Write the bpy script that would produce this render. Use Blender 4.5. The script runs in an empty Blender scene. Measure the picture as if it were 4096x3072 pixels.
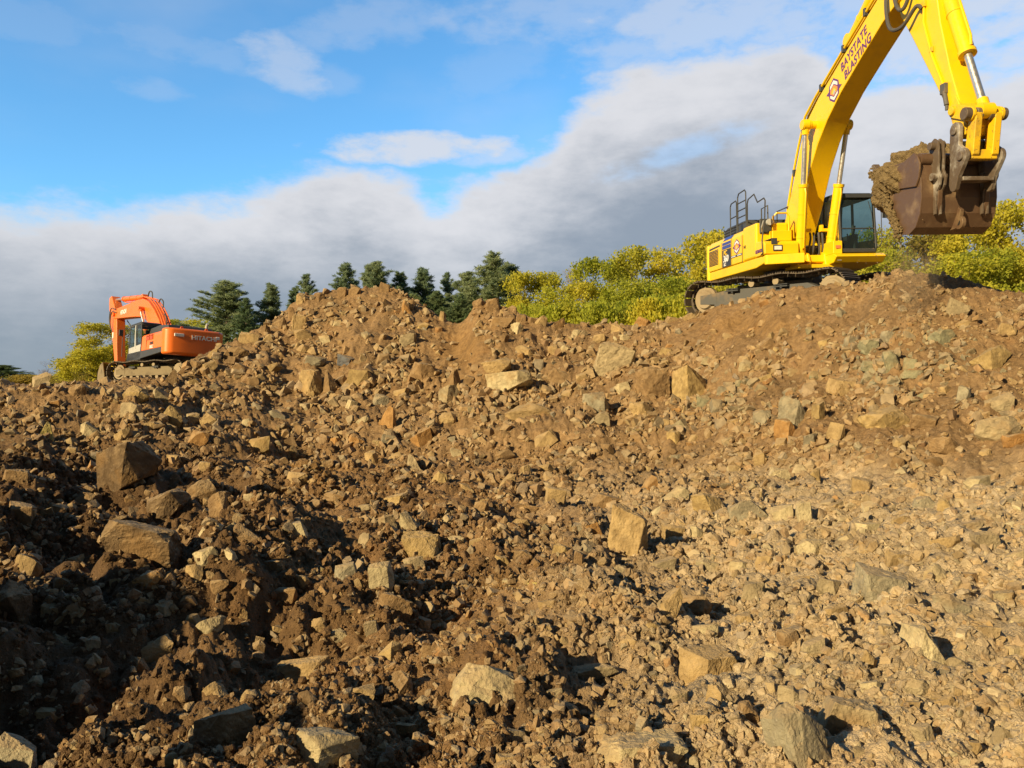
import bpy, bmesh, math, random
import numpy as np
from mathutils import Matrix, Vector, Euler
rad = math.radians
scene = bpy.context.scene

# ------------------------------------------------------------------ camera
FPX = 3185.0; CXP = 2048.0; HOR = 1570.0; CAMZ = 1.6        # measured in the 4096 px photograph
cam_data = bpy.data.cameras.new("camera"); cam = bpy.data.objects.new("camera", cam_data)
scene.collection.objects.link(cam); scene.camera = cam
PITCH = math.atan((HOR-1536)/FPX)
cam.location = (0, 0, CAMZ); cam.rotation_euler = (rad(90)+PITCH, 0, 0)
cam_data.sensor_width = 36; cam_data.lens = 36*FPX/4096; cam_data.clip_end = 9000; cam_data.clip_start = .05

# ------------------------------------------------------------------ light
SUN_EL = rad(22); SUN_DIR = Vector((-.72*math.cos(SUN_EL), -.694*math.cos(SUN_EL), math.sin(SUN_EL))).normalized()
sd = bpy.data.lights.new("sun", 'SUN'); sd.energy = 5.0; sd.angle = rad(.5); sd.color = (1, .80, .46)
sun = bpy.data.objects.new("sun", sd); scene.collection.objects.link(sun)
sun.rotation_euler = SUN_DIR.to_track_quat('Z', 'Y').to_euler()
scene.view_settings.view_transform = 'Standard'; scene.view_settings.look = 'None'
scene.view_settings.exposure = 0.62; scene.view_settings.gamma = 1
scene.render.engine = 'CYCLES'

world = bpy.data.worlds.new("World"); scene.world = world; world.use_nodes = True
nt = world.node_tree; nt.nodes.clear()
class NG:
    """small helper to write node graphs as expressions"""
    def __init__(s, t): s.t = t
    def n(s, typ, **kw):
        nd = s.t.nodes.new(typ)
        for k, v in kw.items(): setattr(nd, k, v)
        return nd
    def _in(s, sock, v):
        if isinstance(v, bpy.types.NodeSocket): s.t.links.new(v, sock)
        else: sock.default_value = v
    def m(s, op, a, b=0.0, c=None, clamp=False):
        nd = s.n('ShaderNodeMath', operation=op, use_clamp=clamp); s._in(nd.inputs[0], a); s._in(nd.inputs[1], b)
        if c is not None: s._in(nd.inputs[2], c)
        return nd.outputs[0]
    def sm(s, x, a, b, lo=0.0, hi=1.0):
        nd = s.n('ShaderNodeMapRange', interpolation_type='SMOOTHSTEP')
        s._in(nd.inputs[0], x); s._in(nd.inputs[1], a); s._in(nd.inputs[2], b); s._in(nd.inputs[3], lo); s._in(nd.inputs[4], hi)
        return nd.outputs[0]
    def comb(s, x, y, z):
        nd = s.n('ShaderNodeCombineXYZ'); s._in(nd.inputs[0], x); s._in(nd.inputs[1], y); s._in(nd.inputs[2], z); return nd.outputs[0]
    def noise(s, vec, scale, detail=4, rough=.55, dist=0.0, out=0):
        nd = s.n('ShaderNodeTexNoise'); 
        if vec is not None: s._in(nd.inputs['Vector'], vec)
        s._in(nd.inputs['Scale'], scale); nd.inputs['Detail'].default_value = detail
        nd.inputs['Roughness'].default_value = rough; nd.inputs['Distortion'].default_value = dist
        return nd.outputs[out]
    def mix(s, f, a, b, blend='MIX'):
        nd = s.n('ShaderNodeMix', data_type='RGBA', blend_type=blend)
        s._in(nd.inputs[0], f); s._in(nd.inputs[6], a); s._in(nd.inputs[7], b); return nd.outputs[2]
def c4(r, g, b): return (r, g, b, 1.0)
W = NG(nt)
geo = W.n('ShaderNodeTexCoord').outputs['Generated']
sp = W.n('ShaderNodeSeparateXYZ'); nt.links.new(geo, sp.inputs[0])
dx, dy, dz = sp.outputs
azm = W.m('ARCTAN2', dx, dy)                                     # 0 straight ahead, + to the right
elv = W.m('ARCSINE', dz)
sky = W.n('ShaderNodeTexSky', sky_type='NISHITA', sun_disc=False)
sky.sun_elevation = SUN_EL; sky.sun_rotation = math.atan2(SUN_DIR.x, SUN_DIR.y)
sky.air_density = 1.0; sky.dust_density = .3; sky.ozone_density = 3.0
def pe(px, py):
    a = math.atan((px-CXP)/FPX); return a, math.atan((HOR-py)/FPX*math.cos(a))
# cloud bank: its upper edge (elevation) as a function of azimuth
curve = W.n('ShaderNodeFloatCurve')
edge = [(-400,760),(0,790),(300,800),(650,790),(900,760),(1250,690),(1450,650),(1620,690),(1720,770),(1800,760),(1900,705),(2060,640),(2180,560),(2290,420),(2420,320),(2700,200),(3000,150),(3250,120),(3450,330),(3700,300),(3950,260),(4300,120)]
cm = curve.mapping; cm.use_clip = False
A0, A1, E1 = -.8, .8, .7
pts = [((pe(x, y)[0]-A0)/(A1-A0), pe(x, y)[1]/E1) for x, y in edge]
c0 = cm.curves[0]; c0.points[0].location = (0, pts[0][1]); c0.points[1].location = (1, pts[-1][1])
for x, y in pts: c0.points.new(x, y)
cm.update()
W._in(curve.inputs['Value'], W.m('DIVIDE', W.m('SUBTRACT', azm, A0), A1-A0))
bank = W.m('MULTIPLY', curve.outputs[0], E1)
cv = W.comb(W.m('MULTIPLY', azm, 1.0), W.m('MULTIPLY', elv, 2.1), 0.0)
nz = W.noise(cv, 7.0, 9, .60); nz2 = W.noise(cv, 2.6, 5, .5); nz3 = W.noise(cv, 22.0, 5, .6)
d = W.m('ADD', W.m('SUBTRACT', bank, elv), W.m('MULTIPLY', W.m('SUBTRACT', nz, .5), .13))
d = W.m('ADD', d, W.m('MULTIPLY', W.m('SUBTRACT', nz3, .5), .03))
dens = W.sm(d, -.014, .032)
def blob(px, py, rx, ry, amp, rot=0.0):
    a, e = pe(px, py); rx /= FPX; ry /= FPX
    u = W.m('SUBTRACT', azm, a); v = W.m('SUBTRACT', elv, e)
    if rot:
        cr, sr = math.cos(rot), math.sin(rot)
        u, v = W.m('ADD', W.m('MULTIPLY', u, cr), W.m('MULTIPLY', v, sr)), W.m('SUBTRACT', W.m('MULTIPLY', v, cr), W.m('MULTIPLY', u, sr))
    q = W.m('ADD', W.m('POWER', W.m('ABSOLUTE', W.m('DIVIDE', u, rx)), 2.0), W.m('POWER', W.m('ABSOLUTE', W.m('DIVIDE', v, ry)), 2.0))
    q = W.m('ADD', q, W.m('ADD', W.m('MULTIPLY', W.m('SUBTRACT', nz, .5), 3.2), W.m('MULTIPLY', W.m('SUBTRACT', nz3, .5), 2.4)))
    return W.sm(q, 1.3, -.1, 0.0, amp)
wis = None
for b in [(1120,235,190,95,.42,-.35),(760,190,330,70,.16,0),(1700,595,430,62,.85,.06),(1950,620,220,40,.5,.1),(1340,310,120,60,.15,0),(600,350,150,40,.16,0),
          (2500,215,250,110,.40,0),(2350,30,900,130,.30,0),(3150,30,900,160,.55,0),(3900,120,500,200,.75,0),(40,60,260,90,.12,0),(1500,80,420,90,.22,.2),
          (2000,250,300,100,.12,.4)]:
    o = blob(*b); wis = o if wis is None else W.m('MAXIMUM', wis, o)
# streets of blue through the right hand bank
gap = blob(2760, 590, 330, 60, .30, .25)
gap2 = blob(3950, 215, 260, 50, .7, .15)
gap3 = blob(1130, 0, 1, 1, 0.0)
dens = W.m('MULTIPLY', dens, W.m('SUBTRACT', 1.0, W.m('MAXIMUM', gap, gap2)))
veil = W.m('MULTIPLY', W.sm(nz2, .42, .75), .22)
dens = W.m('MAXIMUM', W.m('MAXIMUM', dens, wis), veil)
# cloud colour: bright rims near the bank's upper edge, grey blue base
depth = W.m('ADD', W.m('SUBTRACT', bank, elv), W.m('MULTIPLY', W.m('SUBTRACT', nz, .5), .22))
depth = W.m('ADD', depth, W.m('MULTIPLY', W.m('SUBTRACT', nz2, .5), .20))
depth = W.m('ADD', depth, W.m('MULTIPLY', W.m('SUBTRACT', nz3, .5), .09))
lit = W.sm(depth, .21, .0)
low = W.sm(elv, .05, .21)
ccol = W.mix(lit, c4(.315, .365, .44), c4(.80, .80, .83))
ccol = W.mix(low, W.mix(.55, ccol, c4(.27, .33, .41)), ccol)
# open sky, deepened towards blue
front = W.sm(dy, -.1, .3)
skc = W.mix(1.0, sky.outputs[0], W.mix(front, c4(.42, .40, .36), c4(1.35, 2.25, 2.55)), 'MULTIPLY')
b1 = W.n('ShaderNodeBackground'); nt.links.new(skc, b1.inputs[0]); b1.inputs[1].default_value = .062
b2 = W.n('ShaderNodeBackground'); nt.links.new(ccol, b2.inputs[0]); b2.inputs[1].default_value = .61
ms = W.n('ShaderNodeMixShader'); out = W.n('ShaderNodeOutputWorld')
# the cloud bank lies ahead; behind the photographer the sky is clear
W._in(ms.inputs[0], W.m('MULTIPLY', W.m('MULTIPLY', dens, front), .97))
nt.links.new(b1.outputs[0], ms.inputs[1]); nt.links.new(b2.outputs[0], ms.inputs[2]); nt.links.new(ms.outputs[0], out.inputs[0])

# ------------------------------------------------------------------ helpers
def tag(o, label=None, cat=None, group=None, kind=None):
    if label: o['label'] = label
    if cat: o['category'] = cat
    if group: o['group'] = group
    if kind: o['kind'] = kind
    return o
def link(o): scene.collection.objects.link(o); return o
def np_mesh(name, co, faces, mat=None, tint=None, smooth=False, nper=None):
    """co (n,3); faces (m,k) constant k"""
    me = bpy.data.meshes.new(name); co = np.asarray(co, np.float32); faces = np.asarray(faces, np.int32)
    k = faces.shape[1]
    me.vertices.add(len(co)); me.vertices.foreach_set('co', co.ravel())
    me.loops.add(faces.size); me.loops.foreach_set('vertex_index', faces.ravel())
    me.polygons.add(len(faces)); me.polygons.foreach_set('loop_start', np.arange(0, faces.size, k, dtype=np.int32))
    me.polygons.foreach_set('loop_total', np.full(len(faces), k, np.int32))
    me.polygons.foreach_set('use_smooth', np.full(len(faces), smooth, bool))
    if tint is not None:
        a = me.color_attributes.new('tint', 'FLOAT_COLOR', 'POINT'); t = np.ones((len(co), 4), np.float32); t[:, :3] = tint
        a.data.foreach_set('color', t.ravel())
    me.update(calc_edges=True)
    if mat: me.materials.append(mat)
    return me
def np_obj(name, *a, **k): return link(bpy.data.objects.new(name, np_mesh(name, *a, **k)))
# value noise in numpy
def _hash(ix, iy, seed):
    h = (ix.astype(np.int64)*374761393 + iy.astype(np.int64)*668265263 + seed*974634777) & 0xffffffff
    h = ((h ^ (h >> 13))*1274126177) & 0xffffffff
    h = h ^ (h >> 16)
    return h.astype(np.float64)/4294967295.0
def vnoise(x, y, seed=0):
    ix = np.floor(x); iy = np.floor(y); fx = x-ix; fy = y-iy
    ix = ix.astype(np.int64); iy = iy.astype(np.int64)
    def g(a, b):
        t = _hash(ix+a, iy+b, seed)*6.2831853
        return np.cos(t)*(fx-a)+np.sin(t)*(fy-b)
    ux = fx*fx*fx*(fx*(fx*6-15)+10); uy = fy*fy*fy*(fy*(fy*6-15)+10)
    return ((g(0,0)*(1-ux)+g(1,0)*ux)*(1-uy)+(g(0,1)*(1-ux)+g(1,1)*ux)*uy)*1.5
def fbm(x, y, s, oct=3, seed=0, gain=.5):
    r = np.zeros_like(x); a = 1.0; f = 1.0/s
    for i in range(oct): r += a*vnoise(x*f+17.3*i, y*f-9.1*i, seed+i); a *= gain; f *= 2.03
    return r
def sst(x, a, b):
    t = np.clip((x-a)/(b-a), 0, 1); return t*t*(3-2*t)

# ------------------------------------------------------------------ materials
def mat_new(name):
    m = bpy.data.materials.new(name); m.use_nodes = True; t = m.node_tree; t.nodes.clear()
    g = NG(t); o = g.n('ShaderNodeOutputMaterial'); p = g.n('ShaderNodeBsdfPrincipled'); t.links.new(p.outputs[0], o.inputs[0])
    return m, g, p
def bump(g, p, h, strength, dist):
    b = g.n('ShaderNodeBump'); b.inputs['Strength'].default_value = strength; b.inputs['Distance'].default_value = dist
    g._in(b.inputs['Height'], h); g.t.links.new(b.outputs[0], p.inputs['Normal'])
def tint_attr(g): 
    a = g.n('ShaderNodeAttribute'); a.attribute_name = 'tint'; return a.outputs['Color']
def mat_ground():
    m, g, p = mat_new('dirt'); pos = g.n('ShaderNodeNewGeometry').outputs['Position']
    t = tint_attr(g)
    n1 = g.noise(pos, 9.0, 6, .65); n2 = g.noise(pos, 60.0, 4, .7); n3 = g.noise(pos, 1.1, 4, .6)
    c = g.mix(g.sm(n1, .3, .7), g.mix(1.0, t, c4(.72,.69,.66), 'MULTIPLY'), g.mix(1.0, t, c4(1.15,1.14,1.12), 'MULTIPLY'))
    c = g.mix(g.sm(n3, .52, .72, 0, .35), c, g.mix(1.0, t, c4(.85,.66,.48), 'MULTIPLY'))
    g.t.links.new(c, p.inputs['Base Color']); p.inputs['Roughness'].default_value = .95
    p.inputs['Specular IOR Level'].default_value = .15
    bump(g, p, g.m('ADD', g.m('MULTIPLY', n1, 1.0), g.m('MULTIPLY', n2, .45)), 1.0, .07)
    return m
def mat_rock(name='rock', objspace=False):
    m, g, p = mat_new(name); ge = g.n('ShaderNodeNewGeometry'); pos = ge.outputs['Position']
    t = tint_attr(g); n1 = g.noise(pos, 7.0, 5, .6); n2 = g.noise(pos, 38.0, 5, .65); n3 = g.noise(pos, 2.2, 3, .5)
    c = g.mix(g.sm(n1, .32, .68), g.mix(1.0, t, c4(.70,.67,.65), 'MULTIPLY'), g.mix(1.0, t, c4(1.18,1.17,1.15), 'MULTIPLY'))
    c = g.mix(g.sm(n2, .60, .74, 0, .35), c, c4(.50,.45,.36))        # pale mineral flecks
    c = g.mix(g.sm(n3, .56, .70, 0, .45), c, c4(.30,.17,.06))        # iron stain
    s = g.n('ShaderNodeSeparateXYZ'); g.t.links.new(ge.outputs['Normal'], s.inputs[0])
    dust = g.m('MULTIPLY', g.sm(s.outputs[2], -.1, .9), g.sm(n1, .36, .6, .25, .8))
    c = g.mix(dust, c, c4(.335,.235,.125))
    g.t.links.new(c, p.inputs['Base Color']); p.inputs['Roughness'].default_value = .85
    p.inputs['Specular IOR Level'].default_value = .25
    bump(g, p, g.m('ADD', n1, g.m('MULTIPLY', n2, .8)), .7, .03)
    return m
M_DIRT = mat_ground(); M_ROCK = mat_rock()

# ------------------------------------------------------------------ terrain
# one row per direction (photo column): depth of the pile's toe and of its crest, photo row of the crest, floor height, height behind
TAB = np.array([
 (-1200,15.0,18.0,1555,.5,1.75,1),(0,15.5,18.5,1566,.45,1.70,1),(220,15.5,18.8,1560,.4,1.70,1),(400,15.8,19.2,1552,.35,1.72,1),(600,15.9,19.8,1541,.35,1.80,1),
 (680,16.1,21.0,1518,.35,1.80,.8),(760,16.4,22.6,1452,.3,1.7,.3),(832,16.4,23.2,1412,.3,1.6,0),(962,16.8,24.6,1345,.2,1.3,0),(1085,17.4,26,1284,.1,1.2,0),(1150,18,27,1236,.1,1.2,0),(1190,18,27,1196,.1,1.2,0),
 (1320,18,27,1160,.1,1.2,0),(1541,18,27,1148,.1,1.2,0),(1619,18,26.6,1180,.1,1.2,0),(1737,17.5,26,1252,.1,1.2,0),(1828,17.2,25.4,1296,.1,1.2,0),
 (1868,17,25.1,1270,.1,1.2,0),(1905,17,25,1200,.1,1.2,0),(1997,16.8,24.8,1216,.1,1.2,0),(2062,16.6,24.6,1245,.1,1.2,0),(2192,16.4,24.3,1285,.1,1.2,0),
 (2348,16,24,1302,.1,1.2,0),(2447,15.8,23.8,1302,.1,1.2,0),(2596,15.6,23.5,1292,.1,1.2,0),(2700,15.3,23.2,1272,.1,1.5,0),(2800,15.0,22.8,1258,.1,3.2,2),
 (2863,14.7,22.4,1228,.1,3.5,2),(2985,14.2,21.6,1212,.1,3.6,2),(3066,13.9,21.0,1172,.1,3.7,2),(3168,13.5,20.4,1156,.1,3.75,2),(3278,13.2,19.8,1146,.1,3.8,2),
 (3371,12.9,19.3,1142,.1,3.8,2),(3453,12.6,18.9,1138,.1,3.8,2),(3510,12.4,18.6,1112,.1,3.9,2),(3600,12.2,18.3,1104,.1,4.0,2),(3800,11.8,17.8,1106,.1,3.9,2),
 (3907,11.6,17.5,1130,.1,3.9,2),(4000,11.4,17.2,1160,.1,3.8,2),(4096,11.2,17.0,1176,.1,3.7,2),(4500,10.6,16.5,1260,.1,3.0,2),(5200,10,16,1360,.1,2.0,0),(6000,10,16,1400,.1,1.5,0)], float)
_px = np.arange(-1200, 6001, 4.0)
_T = np.stack([np.interp(_px, TAB[:,0], TAB[:,i]) for i in range(1, 7)], 1)
def _gs(a, w):
    k = np.exp(-np.linspace(-2.5, 2.5, 2*w+1)**2/2); k /= k.sum()
    return np.convolve(np.pad(a, w, mode='edge'), k, 'valid')
for i, w in enumerate((22, 14, 3, 22, 14, 14)): _T[:, i] = _gs(_T[:, i], w)
# machine bases: (origin, yaw, pitch, roll) found by fitting the photograph
YB = ((8.103, 22.974, 3.882), -.898, .0216, .0472); OB = ((-18.265, 42.324, 2.122), -.368, -.015, -.0618)
def base_matrix(b):
    o, y, p, r = b
    return Matrix.Translation(o) @ Matrix.Rotation(y, 4, 'Z') @ Matrix.Rotation(p, 4, 'Y') @ Matrix.Rotation(r, 4, 'X')
MB_Y, MB_O = base_matrix(YB), base_matrix(OB)
# hollows and humps of the near floor, where the photograph shows them, plus a hump added to shade the left hollow: px, py, rx(px), depth radius (m), height
RELIEF = [(2090,2110,150,.55,-.32),(1740,2430,120,.38,-.24),(420,1740,260,1.2,-.85),(330,1850,330,.5,.22),(640,1900,230,.6,-.6),(930,2010,150,.5,-.35),(700,2400,140,.4,-.22),(150,1700,150,1.0,-.30),
          (400,2100,200,.5,-.3),(1260,2680,120,.25,-.10),(900,2540,240,.4,.10),(1600,2700,500,.5,.08),(3000,2830,150,.22,-.10),(2750,2660,150,.3,-.08),(2400,2500,300,.5,.07),
          (300,2550,200,.4,-.15),(640,2800,180,.25,-.12),(1000,2250,260,.7,.12),(1900,2250,300,.6,.10),(200,2050,220,.9,.15),(700,2120,200,.6,.16)]
def gy(py): return CAMZ*FPX/(py-HOR)
def H(x, y, detail=3):
    x = np.asarray(x, float); y = np.asarray(y, float)
    r = np.hypot(x, y)
    yy = np.maximum(y, 2.5); px = np.clip(CXP+FPX*x/yy, -1190, 5990)
    toe, cr, cpy, zf, zb, kind = [np.interp(px, _px, _T[:, i]) for i in range(6)]
    zc = CAMZ+(HOR-cpy)/FPX*cr
    s = np.clip((y-toe)/(cr-toe), 0, 1)
    prof = s**1.12; prof = prof*(1-.28*(1-s)*np.sin(s*3.1416))+.10*s*(1-s)
    floor = zf*sst(y, 2, 14)
    z = floor+(zc-floor)*prof
    beh = y-cr
    pile = np.maximum(zb, zc-.62*np.maximum(beh-.4, 0)-.12*np.maximum(beh, 0)**1.0)
    plat = zc+(zb-zc)*sst(beh, .2, 1.6); plat = np.where(kind > 1, plat-(plat-1.2)*sst(y, 27.5, 33), plat)
    bankz = zc+(2.05-zc)*sst(y, 20, 40)
    back = np.where(kind > 1.2, plat, pile); k1 = np.clip(1-np.abs(kind-1), 0, 1)*(px < 1000)
    back = back*(1-k1)+bankz*k1
    z = np.where(beh > 0, back, z)
    far = sst(y, 48, 60); z = z*(1-far)+1.35*far
    # ground out of shot
    side = sst(np.abs(x)-np.maximum(y, 0)*.95, 6, 14); z = z*(1-side)+1.0*side
    z = np.where(y < 2.5, z, z)
    # right hand floor climbs gently
    z += .16*sst(x-.15*y, .3, 3.0)*sst(y, 1, 4)*(1-s)
    # unseen ridge left of the shot, shaped so its shadow covers the lower left
    ax, ay, bx_, by_ = -4.1, -1.9, -10.6, 8.3; L_ = math.hypot(bx_-ax, by_-ay); ux, uy = (bx_-ax)/L_, (by_-ay)/L_
    ta = (x-ax)*ux+(y-ay)*uy; pd = (x-ax)*uy-(y-ay)*ux
    rh = (1.72+1.2*vnoise(ta/1.5, ta*0+.5, 5)+.5*vnoise(ta/.5, ta*0+3.5, 6))*sst(ta, -3.5, 0)*(1-sst(ta, L_-1, L_+3))
    z += np.maximum(rh, 0)*np.exp(-(pd/1.35)**2)
    near = (1-s)*(y > 1)
    for (qx, qy, rxp, rd, h) in RELIEF:
        y0 = gy(qy); x0 = (qx-CXP)/FPX*y0; rr = rxp/FPX*y0
        z += h*np.exp(-((x-x0)/rr)**2-((y-y0)/rd)**2)
    crest_fade = np.clip(np.abs(beh)/1.2, .4, 1); sl_ = 4*s*(1-s); z += sl_*crest_fade*(.22*fbm(x, y*.6, 1.5, 2, 71)+.14*np.abs(fbm(x, y*.55, .75, 2, 72)))
    rough = np.where(y < 60, 1, .3)
    z += rough*crest_fade*(.17*fbm(x, y, 2.6, 2, 11)+.085*fbm(x, y, .8, 2, 23))
    lm = sst(px+150*vnoise(x/2, y/2, 8), 1700, 900)*sst(y, 2.2, 3.4)*(1-sst(y, 12.5, 15.5))*(1-s)
    z += lm*(.36*fbm(x, y, 1.5, 2, 51)+.16*np.abs(fbm(x, y, .55, 2, 52)))
    cm_ = (1-lm)*(1-s)*sst(y, 2.2, 3.4)*(1-sst(px, 2600, 3400)*.7); z += cm_*.12*fbm(x, y, 1.1, 2, 57)
    if detail > 1:
        # smooth faces of fine soil below the yellow machine and on the middle cone
        py = HOR-(z-CAMZ)/yy*FPX
        sm = smooth_mask(px, py); fl = 1-.55*sm
        z += fl*.075*np.abs(fbm(x, y, .34, 3, 31))*1.6-.03
        if detail > 2:
            cl = sst(fbm(x, y, 1.5, 2, 77), -.5, .35)*(1-sst(px, 2500, 3300)*sst(y, 0, 1)*.55)
            b = np.abs(fbm(x, y, .10, 2, 41)); z += fl*.048*b*(.35+.65*cl)*(r < 22)
            b = np.abs(fbm(x, y, .038, 2, 43)); z += fl*.022*b*(.3+.7*cl)*(r < 9)
    # level pads where the tracks stand
    for (o, yw, pi, ro), mw in ((YB, MB_Y), (OB, MB_O)):
        X = (x-o[0])*math.cos(yw)+(y-o[1])*math.sin(yw); Y = -(x-o[0])*math.sin(yw)+(y-o[1])*math.cos(yw)
        w = (1-sst(np.abs(X), 2.7, 3.4))*(1-sst(np.abs(Y), 1.72, 2.15)); n = mw.to_3x3() @ Vector((0, 0, 1))
        pz = o[2]-(n.x*(x-o[0])+n.y*(y-o[1]))/n.z
        z = z*(1-w)+(pz-.02+.03*fbm(x, y, .3, 1, 3))*w
    return z
def smooth_mask(px, py):
    m = np.zeros_like(px)
    for a, b, c, d, k in ((3020,1270,340,110,1),(1480,1290,150,90,.7),(3560,1240,260,60,.55),(2760,1330,140,70,.8),(1850,1380,150,130,1),(3420,1250,160,80,.6),(3300,1880,500,60,.5),(2350,1420,120,50,.5),(1290,1330,70,70,.4),(3820,2080,400,250,.35),(3850,2650,350,300,.35)):
        m = np.maximum(m, k*np.exp(-((px-a)/c)**2-((py-b)/d)**2))
    return m
def soil_tint(x, y, z):
    yy = np.maximum(y, 2.5); px = CXP+FPX*x/yy; py = HOR-(z-CAMZ)/yy*FPX
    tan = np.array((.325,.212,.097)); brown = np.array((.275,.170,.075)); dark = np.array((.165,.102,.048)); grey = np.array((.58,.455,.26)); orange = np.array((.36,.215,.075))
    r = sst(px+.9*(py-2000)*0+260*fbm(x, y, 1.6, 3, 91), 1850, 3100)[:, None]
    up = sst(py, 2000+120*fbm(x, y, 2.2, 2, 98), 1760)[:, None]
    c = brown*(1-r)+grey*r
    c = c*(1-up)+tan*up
    dk = (sst(px+200*fbm(x, y, 1.2, 2, 95), 1500, 300)*sst(py, 1620, 1850))[:, None]; c = c*(1-dk)+dark*dk  # left foreground: browner soil, its colour darkened further to deepen the shade
    o = np.zeros(len(px))
    for a, b, rx, ry in ((2870,1950,90,30),(1860,1400,110,110),(2000,2330,80,40),(1300,1880,120,50),(3000,1300,200,60),(1930,1210,60,30)): o = np.maximum(o, np.exp(-((px-a)/rx)**2-((py-b)/ry)**2))
    o = (o*.7)[:, None]; c = c*(1-o)+orange*o
    n = fbm(x, y, .9, 3, 97)[:, None]; c = c*(1+.22*n)
    far = sst(y, 50, 70)[:, None]; c = c*(1-far)+np.array((.20,.18,.07))*far
    return np.clip(c*np.array([.90,.885,.98]), .02, .8)
def make_ground(C=1460, C2=150, R1=860):
    th = np.concatenate([np.linspace(-rad(180), -rad(47), C2, endpoint=False), np.linspace(-rad(47), rad(47), C, endpoint=False), np.linspace(rad(47), rad(180), C2, endpoint=False)])
    rr = np.concatenate([np.linspace(.05, 2.4, 14, endpoint=False), np.geomspace(2.4, 36, R1), np.geomspace(37, 6000, 60)])
    n, m = len(rr), len(th); R, Tn = np.meshgrid(rr, th, indexing='ij'); x = (R*np.sin(Tn)).ravel(); y = (R*np.cos(Tn)).ravel()
    z = H(x, y); far = sst(np.hypot(x, y), 60, 90); z = z*(1-far)+1.35*far
    i = np.arange((n-1)*m); a = i; b = (i//m)*m+(i+1) % m; f = np.stack([a, b, b+m, a+m], 1)
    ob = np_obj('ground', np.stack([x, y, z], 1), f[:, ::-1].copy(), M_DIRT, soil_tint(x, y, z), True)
    tag(ob, kind='structure'); return ob, th, rr, np.stack([x, y, z], 1).reshape(n, m, 3)
ground, G_TH, G_RR, G_CO = make_ground()
def px_of(x, y, z):
    c, s = math.cos(PITCH), math.sin(PITCH); yy = y*c+(z-CAMZ)*s; zz = -y*s+(z-CAMZ)*c
    return CXP+FPX*x/yy, 1536-FPX*zz/yy
def ray(px, py):
    c, s = math.cos(PITCH), math.sin(PITCH); u = (px-CXP)/FPX; v = -(py-1536)/FPX
    d = Vector((u, c-v*s, s+v*c)); return d/d.y            # unit depth
def hit(px, py, ymax=45):
    d = ray(px, py); ys = np.geomspace(2.3, ymax, 1500); x = d.x*ys; z = CAMZ+d.z*ys
    h = H(x, ys, 1); k = np.argmax(h > z)
    if h[k] <= z[k]:
        k = int(np.argmin(z-h)+0)
    return Vector((x[k], ys[k], h[k]))
# ------------------------------------------------------------------ stones
rng = np.random.default_rng(7)
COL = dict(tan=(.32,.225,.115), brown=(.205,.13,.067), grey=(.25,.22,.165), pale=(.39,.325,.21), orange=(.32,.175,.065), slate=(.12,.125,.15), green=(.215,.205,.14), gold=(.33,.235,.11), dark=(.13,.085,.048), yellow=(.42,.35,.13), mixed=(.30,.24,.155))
COLN = dict(tan='tan', brown='brown', grey='grey', pale='pale', orange='rust orange', slate='bluish slate', green='greenish grey', gold='golden tan', dark='dark brown', yellow='yellow stained', mixed='greyish tan')
def hull_pts(shape, r):
    """unit-ish point cloud whose convex hull is a broken stone of that kind"""
    def cube(dx=1, dz=1, j=.22):
        p = np.array([(sx, sy, sz) for sx in (-1, 1) for sy in (-1, 1) for sz in (-1, 1)], float); return p+r.uniform(-j, j, p.shape)
    def chop(p, pr):
        q = []
        for v in p:
            if r.random() < pr:
                for ax in range(3): w = v.copy(); w[ax] *= 1-r.uniform(.25, .95); q.append(w)
            else: q.append(v)
        return np.array(q)
    if shape == 'block':
        p = chop(cube(j=.40), .75)
    elif shape == 'slab':
        p = cube(j=.3)*[1, .8, .8]; p[p[:, 0] > 0] *= [1, 1, .7]; p[:, 2] += p[:, 0]*.25; p = np.vstack([p, [[1.25, 0, .3], [-1.2, .1, -.3]]])
    elif shape == 'wedge':
        p = cube(j=.25); p[(p[:, 2] > 0) & (p[:, 0] > 0)] *= [1, .7, .1]; p = np.vstack([p, [[-.55, 0, 1.25]]])
    elif shape == 'wedger':
        p = cube(j=.25); p[(p[:, 2] > 0) & (p[:, 0] < 0)] *= [1, .7, .1]; p = np.vstack([p, [[.55, 0, 1.25]]])
    elif shape == 'spike':
        p = cube(j=.2); p[p[:, 2] > 0] *= [.3, .4, 1]; p = np.vstack([p, [[-.15, 0, 1.3]]])
    elif shape == 'upright':
        p = cube(j=.15); p[(p[:, 2] > 0)] *= [.8, .8, 1]; p[(p[:, 2] < 0)] *= [.75, .8, 1]; p = np.vstack([p, [[-.45, -.2, 1.25], [1.1, -.1, .0], [.1, -.3, -1.2]]])
    elif shape != 'round':
        pass
    else:
        p = r.normal(size=(26, 3)); p /= np.linalg.norm(p, axis=1)[:, None]; p *= r.uniform(.85, 1.1, (26, 1))
    if shape != 'round' and shape != 'block': p = chop(p, .4)
    a, b = r.uniform(-.7, .7), r.uniform(-.38, .38)
    ca, sa, cb, sb = math.cos(a), math.sin(a), math.cos(b), math.sin(b)
    p = p @ np.array([[ca, -sa, 0], [sa, ca, 0], [0, 0, 1]]) @ np.array([[cb, 0, sb], [0, 1, 0], [-sb, 0, cb]])
    return p
def hull_bm(p):
    bm = bmesh.new()
    for q in p: bm.verts.new(q)
    res = bmesh.ops.convex_hull(bm, input=bm.verts)
    for v in [v for v in bm.verts if not v.link_faces]: bm.verts.remove(v)
    bmesh.ops.dissolve_limit(bm, angle_limit=rad(9), verts=bm.verts, edges=bm.edges)
    bmesh.ops.recalc_face_normals(bm, faces=bm.faces); return bm
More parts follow.
